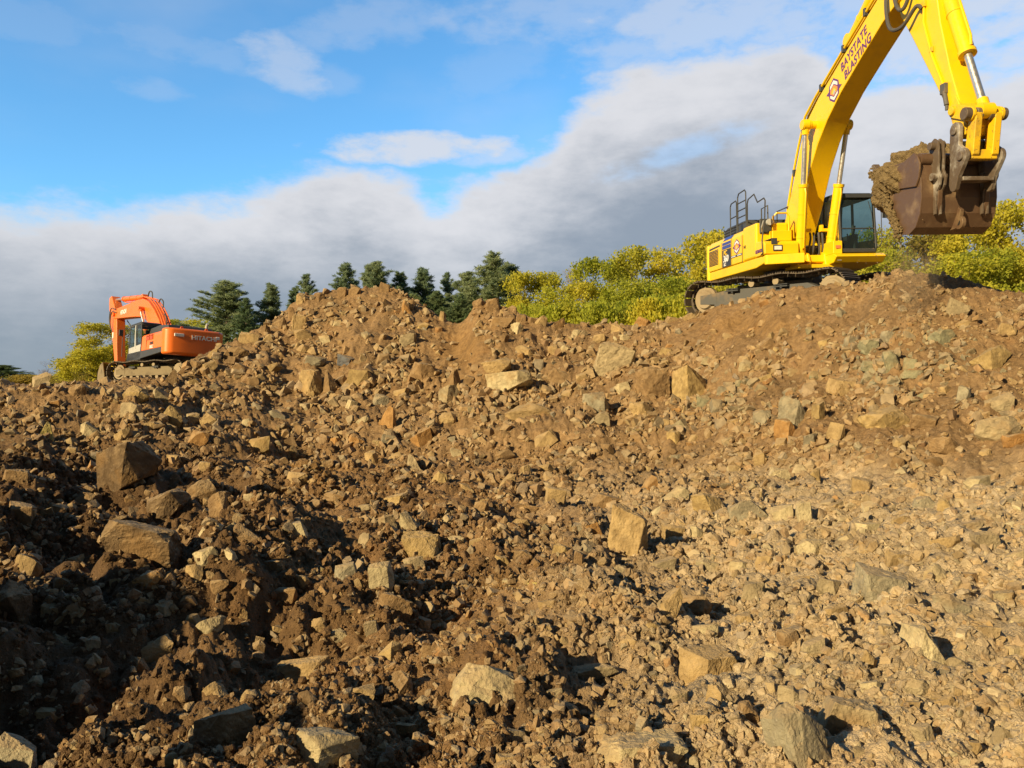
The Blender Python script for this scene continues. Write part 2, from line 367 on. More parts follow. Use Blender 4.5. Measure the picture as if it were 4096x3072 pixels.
def fine_stone(shape, seed, sub=3):
    """detailed stone: broken faces, worn edges, chips. returns co, quads/tris"""
    r = np.random.default_rng(seed); bm = hull_bm(hull_pts(shape, r))
    bmesh.ops.bevel(bm, geom=list(bm.edges), offset=.022, segments=1, affect='EDGES', profile=.6)
    bmesh.ops.triangulate(bm, faces=bm.faces)
    for _ in range(sub):
        ed = [e for e in bm.edges if e.calc_length() > .16]
        if not ed: break
        bmesh.ops.subdivide_edges(bm, edges=ed, cuts=1); bmesh.ops.triangulate(bm, faces=[f for f in bm.faces if len(f.verts) > 3])
    bm.normal_update(); bm.verts.ensure_lookup_table()
    co = np.array([v.co for v in bm.verts]); no = np.array([v.normal for v in bm.verts])
    fa = np.array([[v.index for v in f.verts] for f in bm.faces]); bm.free()
    o = seed*3.7
    def n3(s, k): return (fbm(co[:, 0]+o+co[:, 2]*.37, co[:, 1]+co[:, 2]*.91+o, s, 2, k)+fbm(co[:, 2]+o, co[:, 0]-co[:, 1]*.5, s, 2, k+5))
    d = .020*n3(.9, 1)+.014*n3(.3, 9)+.012*n3(.12, 13)-.05*sst(n3(.5, 21), .35, .6)
    return co+no*d[:, None], fa
def fit_box(co, w, d, h):
    co = co-(co.max(0)+co.min(0))/2; e = co.max(0)-co.min(0); return co*(np.array([w, d, h])/e)
LM = """hero|2413,2590,2010,2238|upright|tan|large upright tan boulder alone in the middle foreground, its shadow falling right
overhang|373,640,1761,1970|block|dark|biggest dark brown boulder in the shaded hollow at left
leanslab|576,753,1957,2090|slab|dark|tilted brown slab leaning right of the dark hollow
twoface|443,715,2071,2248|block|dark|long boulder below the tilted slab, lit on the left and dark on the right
crumbly|747,886,1919,2033|round|dark|soil covered boulder behind the tilted brown slab
split|829,950,1963,2077|block|brown|brown boulder with one lit face right of the tilted slab
pentagon|905,1057,2090,2204|wedge|brown|brown five sided boulder right of the long half lit boulder
paleblock|772,880,2185,2261|block|pale|pale block beside the long half lit boulder
rust|525,665,2273,2362|slab|orange|bright rust orange stone at the edge of the lower left shadow
lefttan|263,342,2216,2280|block|tan|small tan block left of the rust orange stone
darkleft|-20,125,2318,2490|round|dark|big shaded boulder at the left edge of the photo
roundbank|652,734,1621,1710|round|gold|rounded golden boulder low on the left bank
triangle|658,715,1476,1546|spike|brown|pyramid shaped brown boulder against the orange excavator's track
bigtan|1196,1291,1476,1590|block|tan|large tan block standing on the gravelly cone, left one of an upright pair
pairmate|1291,1355,1480,1584|spike|brown|narrow upright brown block, right one of the pair on the gravelly cone
lichen|158,222,1685,1761|spike|yellow|yellow lichen stained upright stone over the dark left hollow
bankgrey|481,570,1609,1678|slab|mixed|flat greyish slab on the face of the left bank
streak|968,1006,1672,1710|block|pale|small white streaked stone at the foot of the gravelly cone
greatgrey|2363,2540,1365,1504|upright|mixed|great grey and tan boulder leaning on the middle slope, dark shadow to its right
palelong|1939,2135,1478,1580|slab|pale|long pale slab lying on the middle slope, its right end overhanging
cleft|2186,2287,1472,1542|block|brown|block with a black cleft right of the long pale slab
bigbrown|2540,2679,1466,1592|upright|brown|big dark brown boulder below and right of the great grey boulder
bigtanright|2690,2840,1460,1612|block|gold|massive golden tan boulder under the left end of the yellow excavator's slope
spiketan|1515,1590,1618,1719|spike|orange|orange tan spike of rock beside a dark gap at the foot of the slope
slatestone|1350,1420,1415,1466|block|slate|bluish slate block on the gravelly cone
buried|2002,2223,1611,1681|round|tan|wide half buried tan boulder at the foot of the middle slope
goldright|3884,4045,1378,1490|slab|gold|large golden tan boulder near the right edge of the slope
goldslab|3439,3641,1618,1725|slab|gold|sunlit golden slab on the lower right slope
greybig|3110,3249,1580,1719|wedge|grey|large grey boulder low on the right slope
crownblock|3306,3432,1510,1586|block|tan|tan boulder with a dark right side above the sunlit golden slab
greenslab|3527,3597,1403,1485|upright|green|greenish grey upright slab in the grey rubble patch
rustright|3098,3186,1674,1776|block|orange|rust faced block under the large grey boulder
greyslab|3426,3634,2258,2422|block|grey|biggest grey slab on the bright right floor
wedgepale|3602,3760,2498,2668|wedge|pale|pale wedge of stone on the bright right floor, dark gap behind it
bigslab|3249,3514,2782,2965|slab|mixed|big flat stone near the lower right corner
longgrey|3053,3325,2807,3085|wedge|grey|long grey pointed slab at the bottom right edge
shadetan|2713,2952,2586,2744|slab|tan|tan slab with a shaded underside in the lower right middle
palebottom|1120,1440,2904,3100|block|pale|biggest pale block cut by the bottom edge of the photo
dirtblock|772,1025,2828,3025|block|brown|soil covered block left of the pale block at the bottom edge
palelongfront|1796,2097,2651,2810|round|pale|long pale rounded boulder in the lower middle foreground
frontslab|2382,2750,2949,3100|slab|pale|broad pale slab at the bottom edge right of centre
midpale|1470,1578,2246,2379|upright|pale|pale upright slab catching the sun left of centre
clodblock|1508,1654,2366,2487|block|brown|crumbly brown block beside a deep dark hollow
yellowtan|1609,1768,2124,2244|block|gold|golden boulder with a flat top left of centre
tripale|519,696,2544,2645|wedger|tan|triangular tan stone lit against the lower left shadow
tansplit|1108,1336,2620,2753|block|tan|tan boulder with a cracked middle in the lower left foreground
cornerstone|-20,158,2923,3100|wedge|grey|grey stone in the bottom left corner
flatbrown|2356,2508,1972,2042|slab|brown|flat brown slab just behind the large upright boulder
shadow|2909,3073,1997,2085|block|grey|grey block throwing a square shadow on the right floor
crestorange|2537,2606,1258,1300|block|orange|orange tan block on the crest left of the yellow excavator
crestblock|1389,1446,1136,1177|block|brown|brown block on the highest crest
creststone|1509,1566,1124,1160|slab|brown|flat capstone on the summit of the highest pile
crestwhite|2042,2095,1289,1335|block|pale|whitish square block below the crest of the second pile
leftbig|955,1040,1325,1376|slab|tan|large tan slab low on the left flank of the highest pile
leftbig2|906,1001,1388,1442|block|brown|broad brown block on the left flank, above the excavator's counterweight level
tallgrey|3762,3870,1180,1266|block|mixed|square greyish block high on the right slope below the bucket
darkgully|2046,2160,2012,2050|slab|brown|brown ledge over the dark hollow in the middle floor
|1144,1196,1221,1282|wedge|brown
|1164,1229,1253,1317|upright|tan
|1089,1151,1258,1304|block|brown
|1186,1222,1166,1212|block|tan
|1261,1300,1160,1208|upright|brown
|1350,1392,1138,1180|block|brown
|1566,1600,1140,1172|block|brown
|1600,1648,1192,1246|wedge|orange
|1628,1662,1185,1215|block|brown
|806,871,1440,1496|slab|tan
|880,925,1400,1445|block|brown
|832,880,1395,1436|block|tan
|760,812,1440,1480|slab|brown
|1030,1085,1290,1330|slab|brown
|1756,1784,1247,1278|block|tan
|1700,1735,1232,1262|block|brown
|1888,1945,1180,1222|round|brown
|1945,2000,1196,1236|block|brown
|1958,2056,1262,1302|slab|brown
|2060,2110,1240,1285|slab|brown
|2106,2150,1258,1300|upright|brown
|2135,2190,1262,1300|block|tan
|2200,2262,1266,1305|slab|brown
|2442,2502,1290,1340|wedge|tan
|2367,2427,1335,1375|slab|tan
|2477,2520,1338,1364|block|pale
|2660,2720,1254,1284|slab|tan
|2730,2790,1246,1278|block|tan
|532,601,1647,1688|wedge|grey
|557,633,1685,1723|slab|tan
|608,677,1546,1621|wedge|mixed
|500,601,1540,1612|round|gold
|804,880,1647,1710|block|tan
|740,800,1650,1700|slab|mixed
|0,120,1875,1938|slab|brown
|63,139,2169,2216|block|pale
|899,950,2191,2242|wedge|pale
|1146,1203,1780,1843|wedge|tan
|1139,1234,1887,1944|block|tan
|1266,1336,1837,1881|slab|brown
|1923,2046,1428,1500|slab|tan
|1780,1850,1472,1573|wedger|brown
|1850,1901,1500,1550|block|brown
|1635,1742,1447,1523|slab|brown
|1486,1559,1573,1630|slab|grey
|2325,2439,1567,1649|block|grey
|1755,1825,1649,1706|round|tan
|1457,1515,1801,1858|block|tan
|1616,1698,1814,1903|spike|mixed
|1799,1856,1789,1833|wedge|pale
|1514,1635,1966,2029|slab|gold
|1597,1679,2048,2137|wedge|pale
|2287,2363,2092,2143|block|grey
|2344,2426,2086,2168|block|orange
|2648,2755,1945,2029|wedger|pale
|2148,2217,1852,1896|block|tan
|2078,2128,1858,1915|upright|tan
|1787,1856,2143,2181|round|pale
|2515,2616,1605,1668|block|tan
|3439,3508,1359,1422|block|green
|3893,4083,1662,1763|round|mixed
|3925,4064,1567,1656|wedger|mixed
|3723,3837,1744,1820|block|brown
|3635,3768,1656,1719|block|brown
|3306,3382,1687,1770|slab|tan
|3079,3161,1870,1921|slab|pale
|2764,2909,1965,2073|wedge|gold
|3180,3249,2003,2098|upright|pale
|3079,3180,2016,2092|slab|pale
|3742,3824,1991,2060|wedge|gold
|3648,3736,1984,2041|block|grey
|3830,3938,2073,2136|slab|grey
|2953,3016,1435,1492|round|pale
|3035,3085,1492,1530|slab|gold
|4013,4110,1731,1782|slab|orange
|3250,3300,1605,1687|block|gold
|3609,3670,1430,1480|slab|green
|3440,3520,1440,1480|slab|green
|3600,3700,1480,1520|slab|green
|3339,3384,1217,1266|round|grey
|519,614,2626,2725|wedge|brown
|804,918,2727,2816|wedge|tan
|962,1044,2759,2835|wedge|tan
|348,443,2670,2721|slab|tan
|209,354,2721,2797|block|grey
|747,810,2455,2506|block|tan
|766,899,2465,2556|slab|pale
|1234,1317,2468,2525|round|tan
|1291,1400,2518,2563|slab|pale
|272,335,2961,3012|wedge|pale
|658,721,3006,3063|round|tan
|1806,1900,2335,2392|round|tan
|1533,1654,2683,2800|round|brown
|2242,2331,2803,2892|block|brown
|2375,2496,2848,2900|slab|gold
|1571,1673,2892,2943|slab|tan
|1685,1787,2575,2638|block|brown
|1970,2065,3020,3068|slab|tan
|2267,2476,2658,2727|slab|mixed
|2609,2730,2347,2468|slab|tan
|2571,2654,2487,2550|block|gold
|2109,2179,2322,2366|block|yellow
|2008,2052,2316,2360|slab|pale
|2293,2337,2202,2284|upright|brown
|3735,3880,2372,2460|wedge|grey
|3180,3293,2157,2246|block|pale
|2719,2858,2378,2485|round|brown
|2959,3072,2328,2416|block|mixed
|3262,3363,2309,2391|block|mixed
|3281,3401,2416,2492|slab|tan
|3110,3230,2738,2845|wedge|mixed
|3432,3514,2593,2681|block|tan
|3104,3192,2517,2599|block|brown
|3615,3722,2713,2782|round|mixed
|3438,3527,2719,2769|slab|pale
|3880,3994,2119,2189|block|mixed
|3710,3849,2138,2195|slab|tan
|2757,2845,2845,2946|block|gold
|2814,2921,2738,2851|wedge|tan
|2952,3041,2801,2896|wedge|brown
|2826,2927,2934,3022|block|brown
|3539,3634,2201,2271|slab|tan
|2971,3028,2157,2201|slab|pale
|2757,2826,2100,2164|wedge|pale
|2795,2864,2145,2183|round|tan
|3647,3741,2896,2971|block|mixed
|3735,3823,2782,2833|slab|tan
|2050,2130,2200,2260|block|brown
|2150,2230,2400,2450|block|tan
|1180,1240,2300,2350|block|tan
|950,1010,2330,2370|wedge|tan
|1350,1420,2060,2110|wedge|tan
|1430,1500,2130,2190|round|mixed
|1280,1340,2180,2230|block|brown
|3950,4060,2360,2420|slab|pale
|3900,4000,2500,2560|slab|mixed
|3420,3520,2090,2140|slab|pale
|3560,3640,2060,2110|slab|tan"""
SIDES = [('right of', 0), ('above and right of', 45), ('above', 90), ('above and left of', 135), ('left of', 180), ('below and left of', 225), ('below', 270), ('below and right of', 315)]
def side_of(dx, dy):                       # dy up
    a = math.degrees(math.atan2(dy, dx)) % 360
    return SIDES[int(((a+22.5) % 360)//45)][0]
SHN = dict(block='block', slab='slab', wedge='wedge', wedger='wedge', spike='spike', upright='upright stone', round='rounded stone')
rocks = []     # (obj, px, py, wpx, colour, shape, label or None, short ref)
REFN = dict(hero='the large upright boulder', overhang='the big dark boulder at left', leanslab='the tilted brown slab', twoface='the long half lit boulder', rust='the rust orange stone', darkleft='the shaded boulder at the left edge',
  roundbank='the rounded golden boulder', triangle='the pyramid boulder by the orange excavator', bigtan='the upright pair on the cone', lichen='the yellow lichen stone', greatgrey='the great grey boulder', palelong='the long pale slab',
  bigbrown='the big dark brown boulder', bigtanright='the massive golden tan boulder', spiketan='the orange tan spike', slatestone='the bluish slate block', buried='the wide buried boulder', goldright='the golden boulder at the right edge',
  goldslab='the sunlit golden slab', greybig='the large grey boulder', greyslab='the biggest grey slab', wedgepale='the pale wedge', bigslab='the big flat stone', longgrey='the long grey pointed slab', shadetan='the tan slab with shaded underside',
  palebottom='the biggest pale block', palelongfront='the long pale rounded boulder', frontslab='the broad pale bottom slab', midpale='the pale upright slab', tripale='the triangular tan stone', yellowtan='the golden flat topped boulder',
  creststone='the summit capstone', crestorange='the orange tan crest block', crestwhite='the whitish square block', leftbig='the tan slab on the left flank', tallgrey='the square block below the bucket', pentagon='the five sided boulder')
stone_root = []
def place_stone(x0, x1, y0, y1, shape, col, seed, sink=.22, sub=3, zwarp=0, ob_name='stone'):
    if sink > .5: y0 += random.uniform(-4, 14); y1 += random.uniform(0, 12)
    cx = (x0+x1)/2; base = hit(cx, y1-.12*(y1-y0)); Y = base.y
    w = (x1-x0)/FPX*Y; h = (y1-y0)/FPX*Y; d = .75*math.sqrt(w*h)*random.uniform(.85, 1.15)
    co, fa = fine_stone(shape, seed, sub); hh = h*(1+sink)
    co = fit_box(co, w, d, hh)
    c = ray(cx, (y0+y1)/2+sink*.5*(y1-y0)); Y2 = Y+.18*d; ctr = Vector((c.x*Y2, Y2, CAMZ+c.z*Y2))
    r = np.random.default_rng(seed); t = np.array(COL[col])*r.uniform(.95, 1.2)*[1, 1, .92]
    ob = np_obj(ob_name, co, fa, M_ROCK, t, False); ob.location = ctr
    return ob
random.seed(5)
sd_ = 100
for ln in LM.split('\n'):
    q = ln.split('|'); bx = [float(v) for v in q[1].split(',')]; sd_ += 1
    big = (bx[1]-bx[0]) > 110
    nm = 'boulder' if big else 'stone'
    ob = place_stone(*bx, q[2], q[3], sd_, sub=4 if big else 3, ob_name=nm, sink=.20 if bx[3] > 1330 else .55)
    rocks.append([ob, (bx[0]+bx[1])/2, (bx[2]+bx[3])/2, bx[1]-bx[0], q[3], q[2], q[4] if len(q) > 4 else None, REFN.get(q[0])])
# stones scattered where the ground is in view: screen-even, sizes by a power law (as broken rock is)
def visible_grid():
    co = G_CO; px, py = px_of(co[..., 0], co[..., 1], co[..., 2]); ok = (co[..., 1] > 2.2)
    py = np.where(ok, py, 1e5); run = np.minimum.accumulate(np.where(ok, py, 1e5), axis=0)
    prev = np.vstack([np.full((1, py.shape[1]), 3400.), run[:-1]]); gain = np.clip(prev-py, 0, 60)
    gain[(np.hypot(co[...,0],co[...,1]) > 45) | (py > 3250) | (px < -1250) | (px > 5350)] = 0
    return px, py, gain
VPX, VPY, VG = visible_grid()
cw = np.gradient(np.where(np.abs(G_TH) < rad(46.5), G_TH, 0)); wgt = (VG*np.clip(cw, 0, .0015)[None, :]).ravel(); wgt /= wgt.sum()
cum = np.cumsum(wgt)
def sample_visible(n):
    k = np.searchsorted(cum, rng.random(n)); k = np.clip(k, 0, len(cum)-1); co = G_CO.reshape(-1, 3)[k]
    return co, VPX.ravel()[k], VPY.ravel()[k]
# colour of the loose stones by region
def stone_tint(n, px, py, r):
    base = np.array([COL['tan'], COL['brown'], COL['grey'], COL['pale'], COL['mixed'], COL['orange'], COL['green'], COL['gold']])
    P = np.tile(np.array([.36, .26, .08, .06, .17, .02, .0, .05]), (n, 1))
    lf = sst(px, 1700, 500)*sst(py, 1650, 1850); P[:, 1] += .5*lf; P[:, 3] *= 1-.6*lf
    rf = sst(px, 2300, 3100)*sst(py, 1900, 2100); P[:, 3] += .22*rf; P[:, 4] += .3*rf; P[:, 1] *= 1-.75*rf
    gp = np.exp(-((px-3560)/260)**2-((py-1440)/90)**2)+np.exp(-((px-2900)/110)**2-((py-1590)/60)**2); P[:, 6] += 2.2*gp; P[:, 2] += .6*gp
    cone = np.exp(-((px-1420)/230)**2-((py-1380)/140)**2); P[:, 3] += .35*cone; P[:, 7] += .2*cone
    P /= P.sum(1, keepdims=True); k = (P.cumsum(1) < r.random((n, 1))).sum(1).clip(0, 7)
    return base[k]*r.uniform(.82, 1.15, (n, 1))*r.uniform(.96, 1.04, (n, 3)), k
VAR = []
for i in range(46):
    r = np.random.default_rng(900+i); p = hull_pts(['block', 'wedge', 'slab', 'block', 'upright'][i % 5], r)
    p = p*np.array([1, r.uniform(.55, .95), r.uniform(.25, .75)]); p /= np.abs(p).max()
    bm = hull_bm(p); bmesh.ops.triangulate(bm, faces=bm.faces); bm.verts.ensure_lookup_table()
    VAR.append((np.array([v.co for v in bm.verts]), np.array([[v.index for v in f.verts] for f in bm.faces]))); bm.free()
CLOD = []
for i in range(14):
    bm = bmesh.new(); bmesh.ops.create_icosphere(bm, subdivisions=2, radius=1); bm.verts.ensure_lookup_table()
    co = np.array([v.co for v in bm.verts]); fa = np.array([[v.index for v in f.verts] for f in bm.faces]); bm.free()
    rr = 1+.42*fbm(co[:,0]*1.0+i*7.7+co[:,2], co[:,1]-co[:,2]+i, .8, 3, i); CLOD.append((co*rr[:, None]*[1, .9, .75], fa))
def rot_mats(q):
    w, x, y, z = q.T
    return np.stack([1-2*(y*y+z*z), 2*(x*y-z*w), 2*(x*z+y*w), 2*(x*y+z*w), 1-2*(x*x+z*z), 2*(y*z-x*w), 2*(x*z-y*w), 2*(y*z+x*w), 1-2*(x*x+y*y)], 1).reshape(-1, 3, 3)
def scatter(name, co, size, tint, variants, mat, sink, tilt=1.0):
    vs, fs, ts, off = [], [], [], 0
    k = rng.integers(0, len(variants), len(co))
    for i, (bc, bf) in enumerate(variants):
        s = np.where(k == i)[0]
        if not len(s): continue
        q = rng.normal(size=(len(s), 4)); q[:, 0] += 0; q[:, 1:3] *= tilt; q /= np.linalg.norm(q, axis=1)[:, None]; R_ = rot_mats(q)
        v = np.einsum('nij,vj->nvi', R_, bc)*size[s][:, None, None]
        c = co[s].copy(); c[:, 2] += size[s]*(.42-sink); v += c[:, None, :]
        vs.append(v.reshape(-1, 3)); fs.append((bf[None]+(np.arange(len(s))*len(bc))[:, None, None]+off).reshape(-1, 3)); off += v.shape[0]*v.shape[1]
        ts.append(np.repeat(tint[s], len(bc), 0))
    return np_obj(name, np.vstack(vs), np.vstack(fs), mat, np.vstack(ts), False)
def gen(n, smin, smax, power, clod=False):
    """photo-pixel sizes from a power law; returns positions, radius in metres"""
    co, px, py = sample_visible(n); u = rng.random(n); a = 1-power
    s = (smin**a+u*(smax**a-smin**a))**(1/a)*4          # full width in photo px
    sm = smooth_mask(px, py); keep = rng.random(n) > sm*.97*np.clip(1.35-s/70, .45, 1)
    cl = fbm(co[:,0], co[:,1], 1.3, 3, 61); keep &= rng.random(n) < .16+.84*sst(cl, -.28, .22)
    keep &= (s < 50) | (py > 1400)
    if not clod: keep &= rng.random(n) > .50*sst(px+200*fbm(co[:,0], co[:,1], 1.1, 2, 66), 2300, 1300)*sst(py, 1750, 1950)
    # inside the level pads nothing
    X = (co[:,0]-YB[0][0])*math.cos(YB[1])+(co[:,1]-YB[0][1])*math.sin(YB[1]); Y = -(co[:,0]-YB[0][0])*math.sin(YB[1])+(co[:,1]-YB[0][1])*math.cos(YB[1])
    keep &= ~((np.abs(X) < 2.6) & (np.abs(Y) < 1.75))
    return co[keep], px[keep], py[keep], (s*co[:, 1]/FPX/2)[keep]
# stones next in size to the landmarks, each its own object
XN = 230
co, px, py = sample_visible(4500); cand = []
for i in range(len(co)):
    if not (20 < px[i] < 4076 and 1290 < py[i] < 3030): continue
    w = 46+58*rng.random()**1.5+(16 if py[i] > 1900 else 0)
    if smooth_mask(px[i:i+1], py[i:i+1])[0] > .35: continue
    if any(abs(px[i]-r[1]) < .54*(w+r[3]) and abs(py[i]-r[2]) < .42*(w+r[3]*.8) for r in rocks): continue
    if any(math.hypot(px[i]-c[0], py[i]-c[1]) < .62*(w+c[2]) for c in cand): continue
    cand.append((px[i], py[i], w))
    if len(cand) >= XN: break
_tt, _kk = stone_tint(len(cand), np.array([c[0] for c in cand]), np.array([c[1] for c in cand]), rng)
_names = ['tan', 'brown', 'grey', 'pale', 'mixed', 'orange', 'green', 'gold']
for i, (a, b, w) in enumerate(cand):
    shp = ['block', 'slab', 'wedge', 'wedger', 'block', 'slab', 'upright', 'round'][rng.integers(0, 8)]; hgt = w*rng.uniform(.5, .85)*(1.25 if shp == 'upright' else 1)
    ob = place_stone(a-w/2, a+w/2, b-hgt*.7, b+hgt*.3, shp, _names[_kk[i]], 500+i, sub=2)
    rocks.append([ob, a, b, w, _names[_kk[i]], shp, None, None])
# labels: own words for the landmarks; the rest by look and by the landmark they lie next to
refs = [(r[7], r[1], r[2]) for r in rocks if r[7]]+[("the orange excavator's tracks", 560, 1480), ("the yellow excavator's track", 3050, 1230), ('the summit of the highest pile', 1540, 1150), ('the bucket', 3760, 1000)]
from collections import defaultdict
bag = defaultdict(list)
for r in rocks:
    if r[6]: continue
    j = min(range(len(refs)), key=lambda j: math.hypot(refs[j][1]-r[1], refs[j][2]-r[2])); n, a, b = refs[j]
    sz = 'small' if r[3] < 62 else ('medium' if r[3] < 95 else 'large')
    bag[(sz, COLN[r[4]], SHN[r[5]], side_of(r[1]-a, b-r[2]), n)].append((math.hypot(r[1]-a, r[2]-b), r))
ORD = ['nearest', 'second nearest', 'third nearest', 'fourth nearest', 'fifth nearest', 'sixth nearest', 'seventh nearest', 'eighth nearest', 'ninth nearest', 'tenth nearest']
for (sz, cn, sn, sd2, n), L in bag.items():
    L.sort(key=lambda t: t[0])
    for i, (_, r) in enumerate(L):
        r[6] = f'{sz} {cn} {sn} {sd2} {n}' if len(L) == 1 else f'{sz} {cn} {sn} {sd2} {n}, {ORD[i]}'
for r in rocks:
    big = r[3] > 110; tag(r[0], r[6], 'boulder' if big else 'stone', 'boulders lying in the blasted rubble' if big else 'stones lying in the blasted rubble')
# loose rubble, gravel and crumbs: beyond counting
co, px, py, s = gen(42000, 4.6, 16.5, 2.0); tt, _ = stone_tint(len(co), px, py, rng)
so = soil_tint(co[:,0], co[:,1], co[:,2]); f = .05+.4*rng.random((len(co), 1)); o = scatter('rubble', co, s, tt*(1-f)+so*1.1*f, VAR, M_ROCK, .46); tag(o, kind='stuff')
co, px, py, s = gen(46000, 1.5, 4.5, 2.2); tt, _ = stone_tint(len(co), px, py, rng); so = soil_tint(co[:,0], co[:,1], co[:,2])
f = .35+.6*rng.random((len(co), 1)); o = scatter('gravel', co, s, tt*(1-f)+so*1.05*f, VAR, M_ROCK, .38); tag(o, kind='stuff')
co, px, py, s = gen(60000, 2.0, 13.0, 2.2, True); k = (py > 1780) & (rng.random(len(co)) > .75*sst(px, 2500, 3400)); co, px, py, s = co[k], px[k], py[k], s[k]
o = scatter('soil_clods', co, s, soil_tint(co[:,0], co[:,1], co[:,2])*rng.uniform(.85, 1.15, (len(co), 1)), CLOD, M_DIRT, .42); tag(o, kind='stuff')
# ------------------------------------------------------------------ machines
def paint(name, col, grime=(.16,.10,.05), rough=.38, amt=.5, spec=.5, metal=0.0, chips=0.0):
    m, g, p = mat_new(name); pos = g.n('ShaderNodeTexCoord').outputs['Object']
    n = g.noise(pos, 2.2, 6, .62); n2 = g.noise(pos, 17.0, 5, .65)
    c = g.mix(g.sm(n, .48, .76, 0, amt), c4(*col), c4(*grime)); n3 = g.noise(pos, 90.0, 3, .6); c = g.mix(g.m('MULTIPLY', g.sm(n2, .55, .72, 0, .5), g.sm(n3, .4, .7, .2, 1.0)), c, g.mix(.5, c, c4(*grime)))
    if chips: c = g.mix(g.sm(n2, 1-chips, 1.06-chips, 0, .9), c, c4(.13,.075,.04))
    g.t.links.new(c, p.inputs['Base Color']); g._in(p.inputs['Roughness'], g.sm(n2, .2, .8, rough-.08, rough+.16))
    p.inputs['Specular IOR Level'].default_value = spec; p.inputs['Metallic'].default_value = metal
    return m
M_YEL = paint('yellow_paint', (.84,.53,.003), (.55,.32,.03), .35, .35)
M_YELW = paint('worn_yellow_paint', (.74,.46,.008), (.20,.12,.05), .5, .7, chips=.40)
M_ORA = paint('orange_paint', (.84,.175,.018), (.45,.12,.03), .35, .4)
M_DGR = paint('dark_grey_paint', (.045,.047,.05), (.12,.10,.07), .45, .4)
M_BLK = paint('black_rubber', (.012,.012,.012), (.05,.04,.03), .6, .4)
M_GRT = paint('track_frame_paint', (.085,.083,.078), (.20,.14,.078), .65, 1.0)
M_TRK = paint('track_steel', (.10,.078,.058), (.22,.15,.085), .6, .9, metal=.2)
M_TRKT = paint('dusty_track_paint', (.20,.155,.09), (.10,.07,.04), .8, 1.0)
M_HUB = paint('dusty_hub', (.30,.235,.15), (.20,.14,.08), .85, .9)
M_RUST = paint('bucket_steel', (.115,.066,.038), (.26,.175,.095), .45, .95, metal=.1)
M_COUP = paint('coupler_steel', (.12,.085,.058), (.50,.47,.42), .6, 1.0, metal=.2, chips=.36)
M_CHR = paint('chrome', (.62,.60,.58), (.5,.5,.5), .34, .1, metal=.85)
M_HOSE = paint('hose_rubber', (.06,.058,.056), (.16,.13,.10), .6, .5)
M_RED = paint('red_paint', (.55,.01,.015), amt=0); M_WHI = paint('white_paint', (.75,.74,.72), amt=.1); M_GRY = paint('light_grey_paint', (.42,.42,.41), (.25,.2,.14), .5, .4)
M_BLU = paint('blue_decal', (.035,.06,.30), amt=.05); M_PUR = paint('purple_decal', (.13,.035,.16), amt=.05); M_ORD = paint('orange_decal', (.85,.28,.03), amt=.1); M_DEC = paint('dark_decal', (.03,.032,.04), amt=.1)
M_JEANS = paint('denim', (.05,.09,.15), rough=.9, amt=0); M_SEAT = paint('seat_fabric', (.03,.032,.035), rough=.9, amt=.2); M_OSO = paint('salmon_decal', (.7,.2,.08), amt=0)
def glass():
    m = bpy.data.materials.new('cab_glass'); m.use_nodes = True; t = m.node_tree; t.nodes.clear(); g = NG(t)
    a = g.n('ShaderNodeBsdfTransparent'); a.inputs[0].default_value = c4(.50,.66,.66); b = g.n('ShaderNodeBsdfGlossy'); b.inputs['Roughness'].default_value = .03
    d = g.n('ShaderNodeBsdfDiffuse'); d.inputs[0].default_value = c4(.10,.13,.13)
    f = g.n('ShaderNodeFresnel'); f.inputs[0].default_value = 1.45; ms = g.n('ShaderNodeMixShader'); t.links.new(f.outputs[0], ms.inputs[0]); t.links.new(a.outputs[0], ms.inputs[1]); t.links.new(b.outputs[0], ms.inputs[2])
    m2 = g.n('ShaderNodeMixShader'); m2.inputs[0].default_value = .12; t.links.new(ms.outputs[0], m2.inputs[1]); t.links.new(d.outputs[0], m2.inputs[2])
    o = g.n('ShaderNodeOutputMaterial'); t.links.new(m2.outputs[0], o.inputs[0]); return m
M_GLS = glass()
